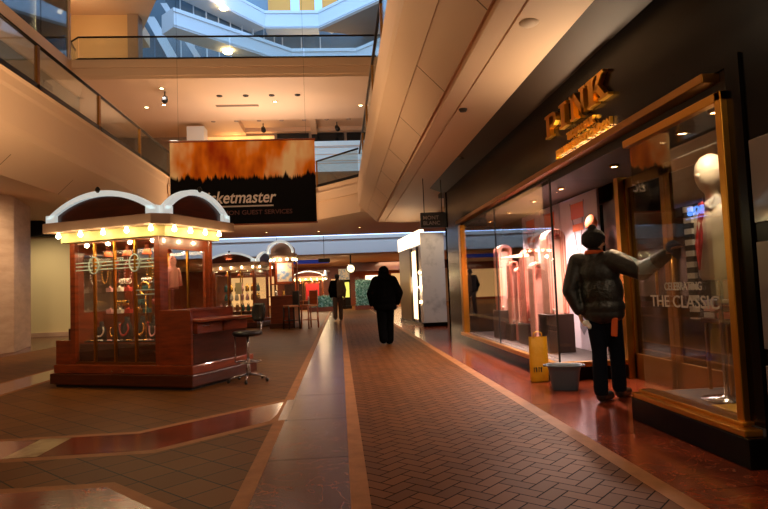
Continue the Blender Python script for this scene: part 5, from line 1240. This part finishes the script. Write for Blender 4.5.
# --- walkers -------------------------------------------------------
def walker(label, loc, f, s, top, leg, torso_w, coat_low, hood, stride, cap_m, split_m=None, arm_out=.05, shoe='boot', legw=1.0):
    loc = Vector(loc); fv = Vector((-math.sin(f), math.cos(f), 0)); rv = Vector((fv.y, -fv.x, 0))
    t = thing('person', label, 'person', (0, 0, 0))
    def L(r, fwd, z): return loc+rv*r*s+fv*fwd*s+Vector((0, 0, z*s))
    pel = L(0, 0, .93); chest = L(0, .01, 1.27); nk = L(0, .02, 1.47); hd = L(0, .04, 1.585)
    mb = MB()
    oval(mb, pel, .15*s, (1, .7, .8), f); oval(mb, (pel+chest)/2, .145*s, (.95, .66, 1.2), f); oval(mb, chest, .16*s, (1.02, .64, 1.0), f)
    cap(mb, chest+Vector((0, 0, .1*s)), .07*s, nk, .052*s); cap(mb, nk, .052*s, hd, .05*s); P = head(mb, hd, f, s)
    arms = []
    for sg in (-1, 1):
        sh = L(sg*.17*1.0, 0, 1.39); el = L(sg*(.22+arm_out), -.04*1+sg*.05, 1.12); wr = L(sg*(.20+arm_out), .10+sg*.06, .90)
        arms.append((sh, el, wr)); chain(mb, [chest+Vector((0, 0, .09*s)), sh, el, wr], [.06*s, .055*s, .042*s, .03*s])
        hand(mb, wr, (fv*.3+Vector((0, 0, -1))), -rv*sg, s, .5, -sg)
    legs = []
    for sg in (-1, 1):
        h = L(sg*.09, 0, .90); st = stride*sg; ft = L(sg*.08, st, .09 if st >= 0 else .13); kn = L(sg*.088, st*.5+.05, .50)
        legs.append((h, kn, ft)); chain(mb, [h, kn, ft], [.085*s, .056*s, .04*s]); cap(mb, ft+Vector((0, 0, -.03*s)), .04*s, ft+fv*.15*s+Vector((0, 0, -.05*s)), .03*s)
    remesh(mb, 'body', M['skin'], .008, 2, t); face_bits(P, t, f, s)
    mb = MB(); q = torso_w
    oval(mb, (pel+chest)/2, .2*s, (q, .78, 1.15), f); oval(mb, chest, .205*s, (q*1.02, .74, .95), f); oval(mb, chest+Vector((0, 0, .12*s)), .17*s, (1.1, .62, .5), f); [oval(mb, L(0, 0, z), .2*s, (q*(.98+.05*i), .82, .6), f) for i, z in enumerate((1.05, .95, coat_low+.12))]
    cap(mb, nk-Vector((0, 0, .05*s)), .09*s, nk, .075*s)
    for sh, el, wr in arms: chain(mb, [chest+Vector((0, 0, .09*s)), sh, el, wr], [.11*s, .10*s*q, .082*s*q, .06*s])
    sp = None
    if split_m: sp = lambda c: 1 if (c-loc).dot(rv) > .0 else 0
    remesh(mb, 'coat', [M[top], M[split_m]] if split_m else M[top], .014, 4, t, sp)
    mb = MB(); oval(mb, pel, .165*s, (1, .76, .8), f)
    for h, kn, ft in legs: chain(mb, [h, kn, ft+Vector((0, 0, .01))], [.10*s*legw, .085*s*legw, .078*s*legw])
    remesh(mb, 'trousers', M[leg], .013, 4, t)
    for h, kn, ft in legs:
        mb = MB(); cap(mb, ft+Vector((0, 0, .02*s)), .052*s, ft+Vector((0, 0, -.04*s)), .05*s); cap(mb, ft+Vector((0, 0, -.045*s)), .046*s, ft+fv*.17*s+Vector((0, 0, -.05*s)), .038*s)
        mb.v = [(x, y, max(z, .006)) for x, y, z in mb.v]; remesh(mb, 'shoe', M[shoe], .010, 2, t)
    mb = MB()
    if hood:
        oval(mb, hd+Vector((0, 0, .0)), .135*s, (.9, .95, 1.05), f); oval(mb, hd-Vector((0, 0, .1*s)), .14*s, (1.0, .85, .8), f); oval(mb, nk-fv*.03*s, .15*s, (1.15, .8, .6), f)
        q = remesh(mb, 'hood', M[cap_m], .012, 4, t)
    else:
        oval(mb, hd+Vector((0, 0, .045*s))-fv*.012*s, .108*s, (.82, 1.0, .78), f); oval(mb, hd-fv*.035*s, .092*s, (.88, .8, .9), f)
        remesh(mb, 'hair', M[cap_m], .010, 2, t)
    return t
walker('person in a hooded black coat walking away down the brick path', (.95, 12.55, 0), .05, .975, 'black_cloth', 'black_cloth', 1.2, .70, True, .12, 'black_cloth', arm_out=.09, legw=1.22)
walker('person in a dark and grey-brown jacket walking far off beside the marble strip', (-.10, 23.6, 0), -.1, 1.09, 'black_cloth', 'brown_trouser', 1.0, .82, False, .2, 'hair', 'brown_cloth', arm_out=.03)

# ------------------------------------------------------------------ LIGHT
wd = bpy.data.worlds.new('dusk sky'); scn.world = wd; wd.use_nodes = True
wd.node_tree.nodes['Background'].inputs[0].default_value = (0.34, 0.60, 1.0, 1); wd.node_tree.nodes['Background'].inputs[1].default_value = 1.7
lamp('frontal fill', 'AREA', (-1.5, -7.5, 6.3), 270, WARM2, sx=4, sy=.8, rot=(math.radians(80), 0, 0))  # added fill from behind the viewpoint, lights the fronts
# added lamps brightening the soffits, on kiosk roofs and near the viewpoint
lamp('kiosk roof soffit fill', 'AREA', kp(-.75, .5, 2.34), 190, WARM, sx=1.2, sy=.7, rot=UP)
lamp('second roof soffit fill', 'AREA', (-3.4, 21.6, 2.45), 150, WARM, sx=1.2, sy=.7, rot=UP)
lamp('rear soffit fill', 'AREA', (-1.2, 2.0, 0.5), 0.1, WARM, sx=.5, sy=.5, rot=UP)
lamp('rear soffit fill', 'AREA', (-0.9, -2.0, 2.4), 150, WARM, sx=1.6, sy=1.6, rot=UP)
for (x, y, e) in ((1.4, 1.5, 18), (1.4, 6.5, 14), (1.4, 11, 18), (1.4, 16, 30), (1.4, 20, 30)):
    lamp('gallery downlight', 'SPOT', (x+.3, y, 3.58), e, WARM, .05, spot=2.2, blend=.8)
for (x, y, e) in ((-6.5, 2, 30), (-6.5, 9, 40), (-6.5, 15, 50), (-8.4, 19, 90)):
    lamp('left downlight', 'SPOT', (x-.3, y, 3.62 if x > -8 else 3.8), e, WARM, .05, spot=2.2, blend=.8)
lamp('ochre lamp', 'POINT', (-10.5, 23.5, 12.6), 60, WARM, .1)
lamp('cream wall fill', 'SPOT', (-10.2, 19.6, 3.75), 130, WARM2, .05, rot=(math.radians(18), 0, 0), spot=2.4, blend=.8)  # added to brighten the cream wall
lamp('pillar fill', 'SPOT', (-7.2, 13.4, 3.68), 150, WARM2, .05, rot=(math.radians(25), math.radians(20), 0), spot=2.2, blend=.8)  # added to brighten the stone pillar
lamp('third soffit fill', 'AREA', (-3, 25.6, 6.6), 95, (1.0, .80, .66), sx=4, sy=1, rot=UP)  # added to lift the third level soffit
lamp('left level lamp', 'POINT', (-8.2, 14, 8.2), 140, WARM2, .1)
lamp('hedge fill', 'SPOT', (0.3, 34.4, 3.2), 160, WARM2, .05, rot=(math.radians(35), 0, 0), spot=2.6, blend=.8)  # added to light the hedge fronts
for x in (-8, -2, 4): lamp('far mall lamp', 'AREA', (x, 41, 3.2), 300, WARM, sx=2, sy=6)

# ------------------------------------------------------------------ CAMERA
cam = bpy.data.cameras.new('camera'); co = bpy.data.objects.new('camera', cam); COL.objects.link(co)
cam.sensor_width = 36; cam.lens = 590/768*36; cam.clip_start = .05; cam.clip_end = 200
YAW, PITCH, ROLL = math.radians(4.41), math.radians(3.37), 0.040
co.matrix_world = Matrix.Translation((0, 0, 1.18)) @ Matrix.Rotation(-YAW, 4, 'Z') @ Matrix.Rotation(PI/2+PITCH, 4, 'X') @ Matrix.Rotation(-ROLL, 4, 'Z')
scn.camera = co
vs_ = scn.view_settings; scn.display_settings.display_device = 'sRGB'
vs_.view_transform = 'Standard'; vs_.look = 'None'; vs_.gamma = 1; vs_.exposure = 0.85; vs_.use_curve_mapping = False
scn.cycles.use_denoising = True
scn.cycles.max_bounces = 8; scn.cycles.transparent_max_bounces = 24; scn.cycles.sample_clamp_indirect = 4; scn.cycles.caustics_reflective = False; scn.cycles.caustics_refractive = False
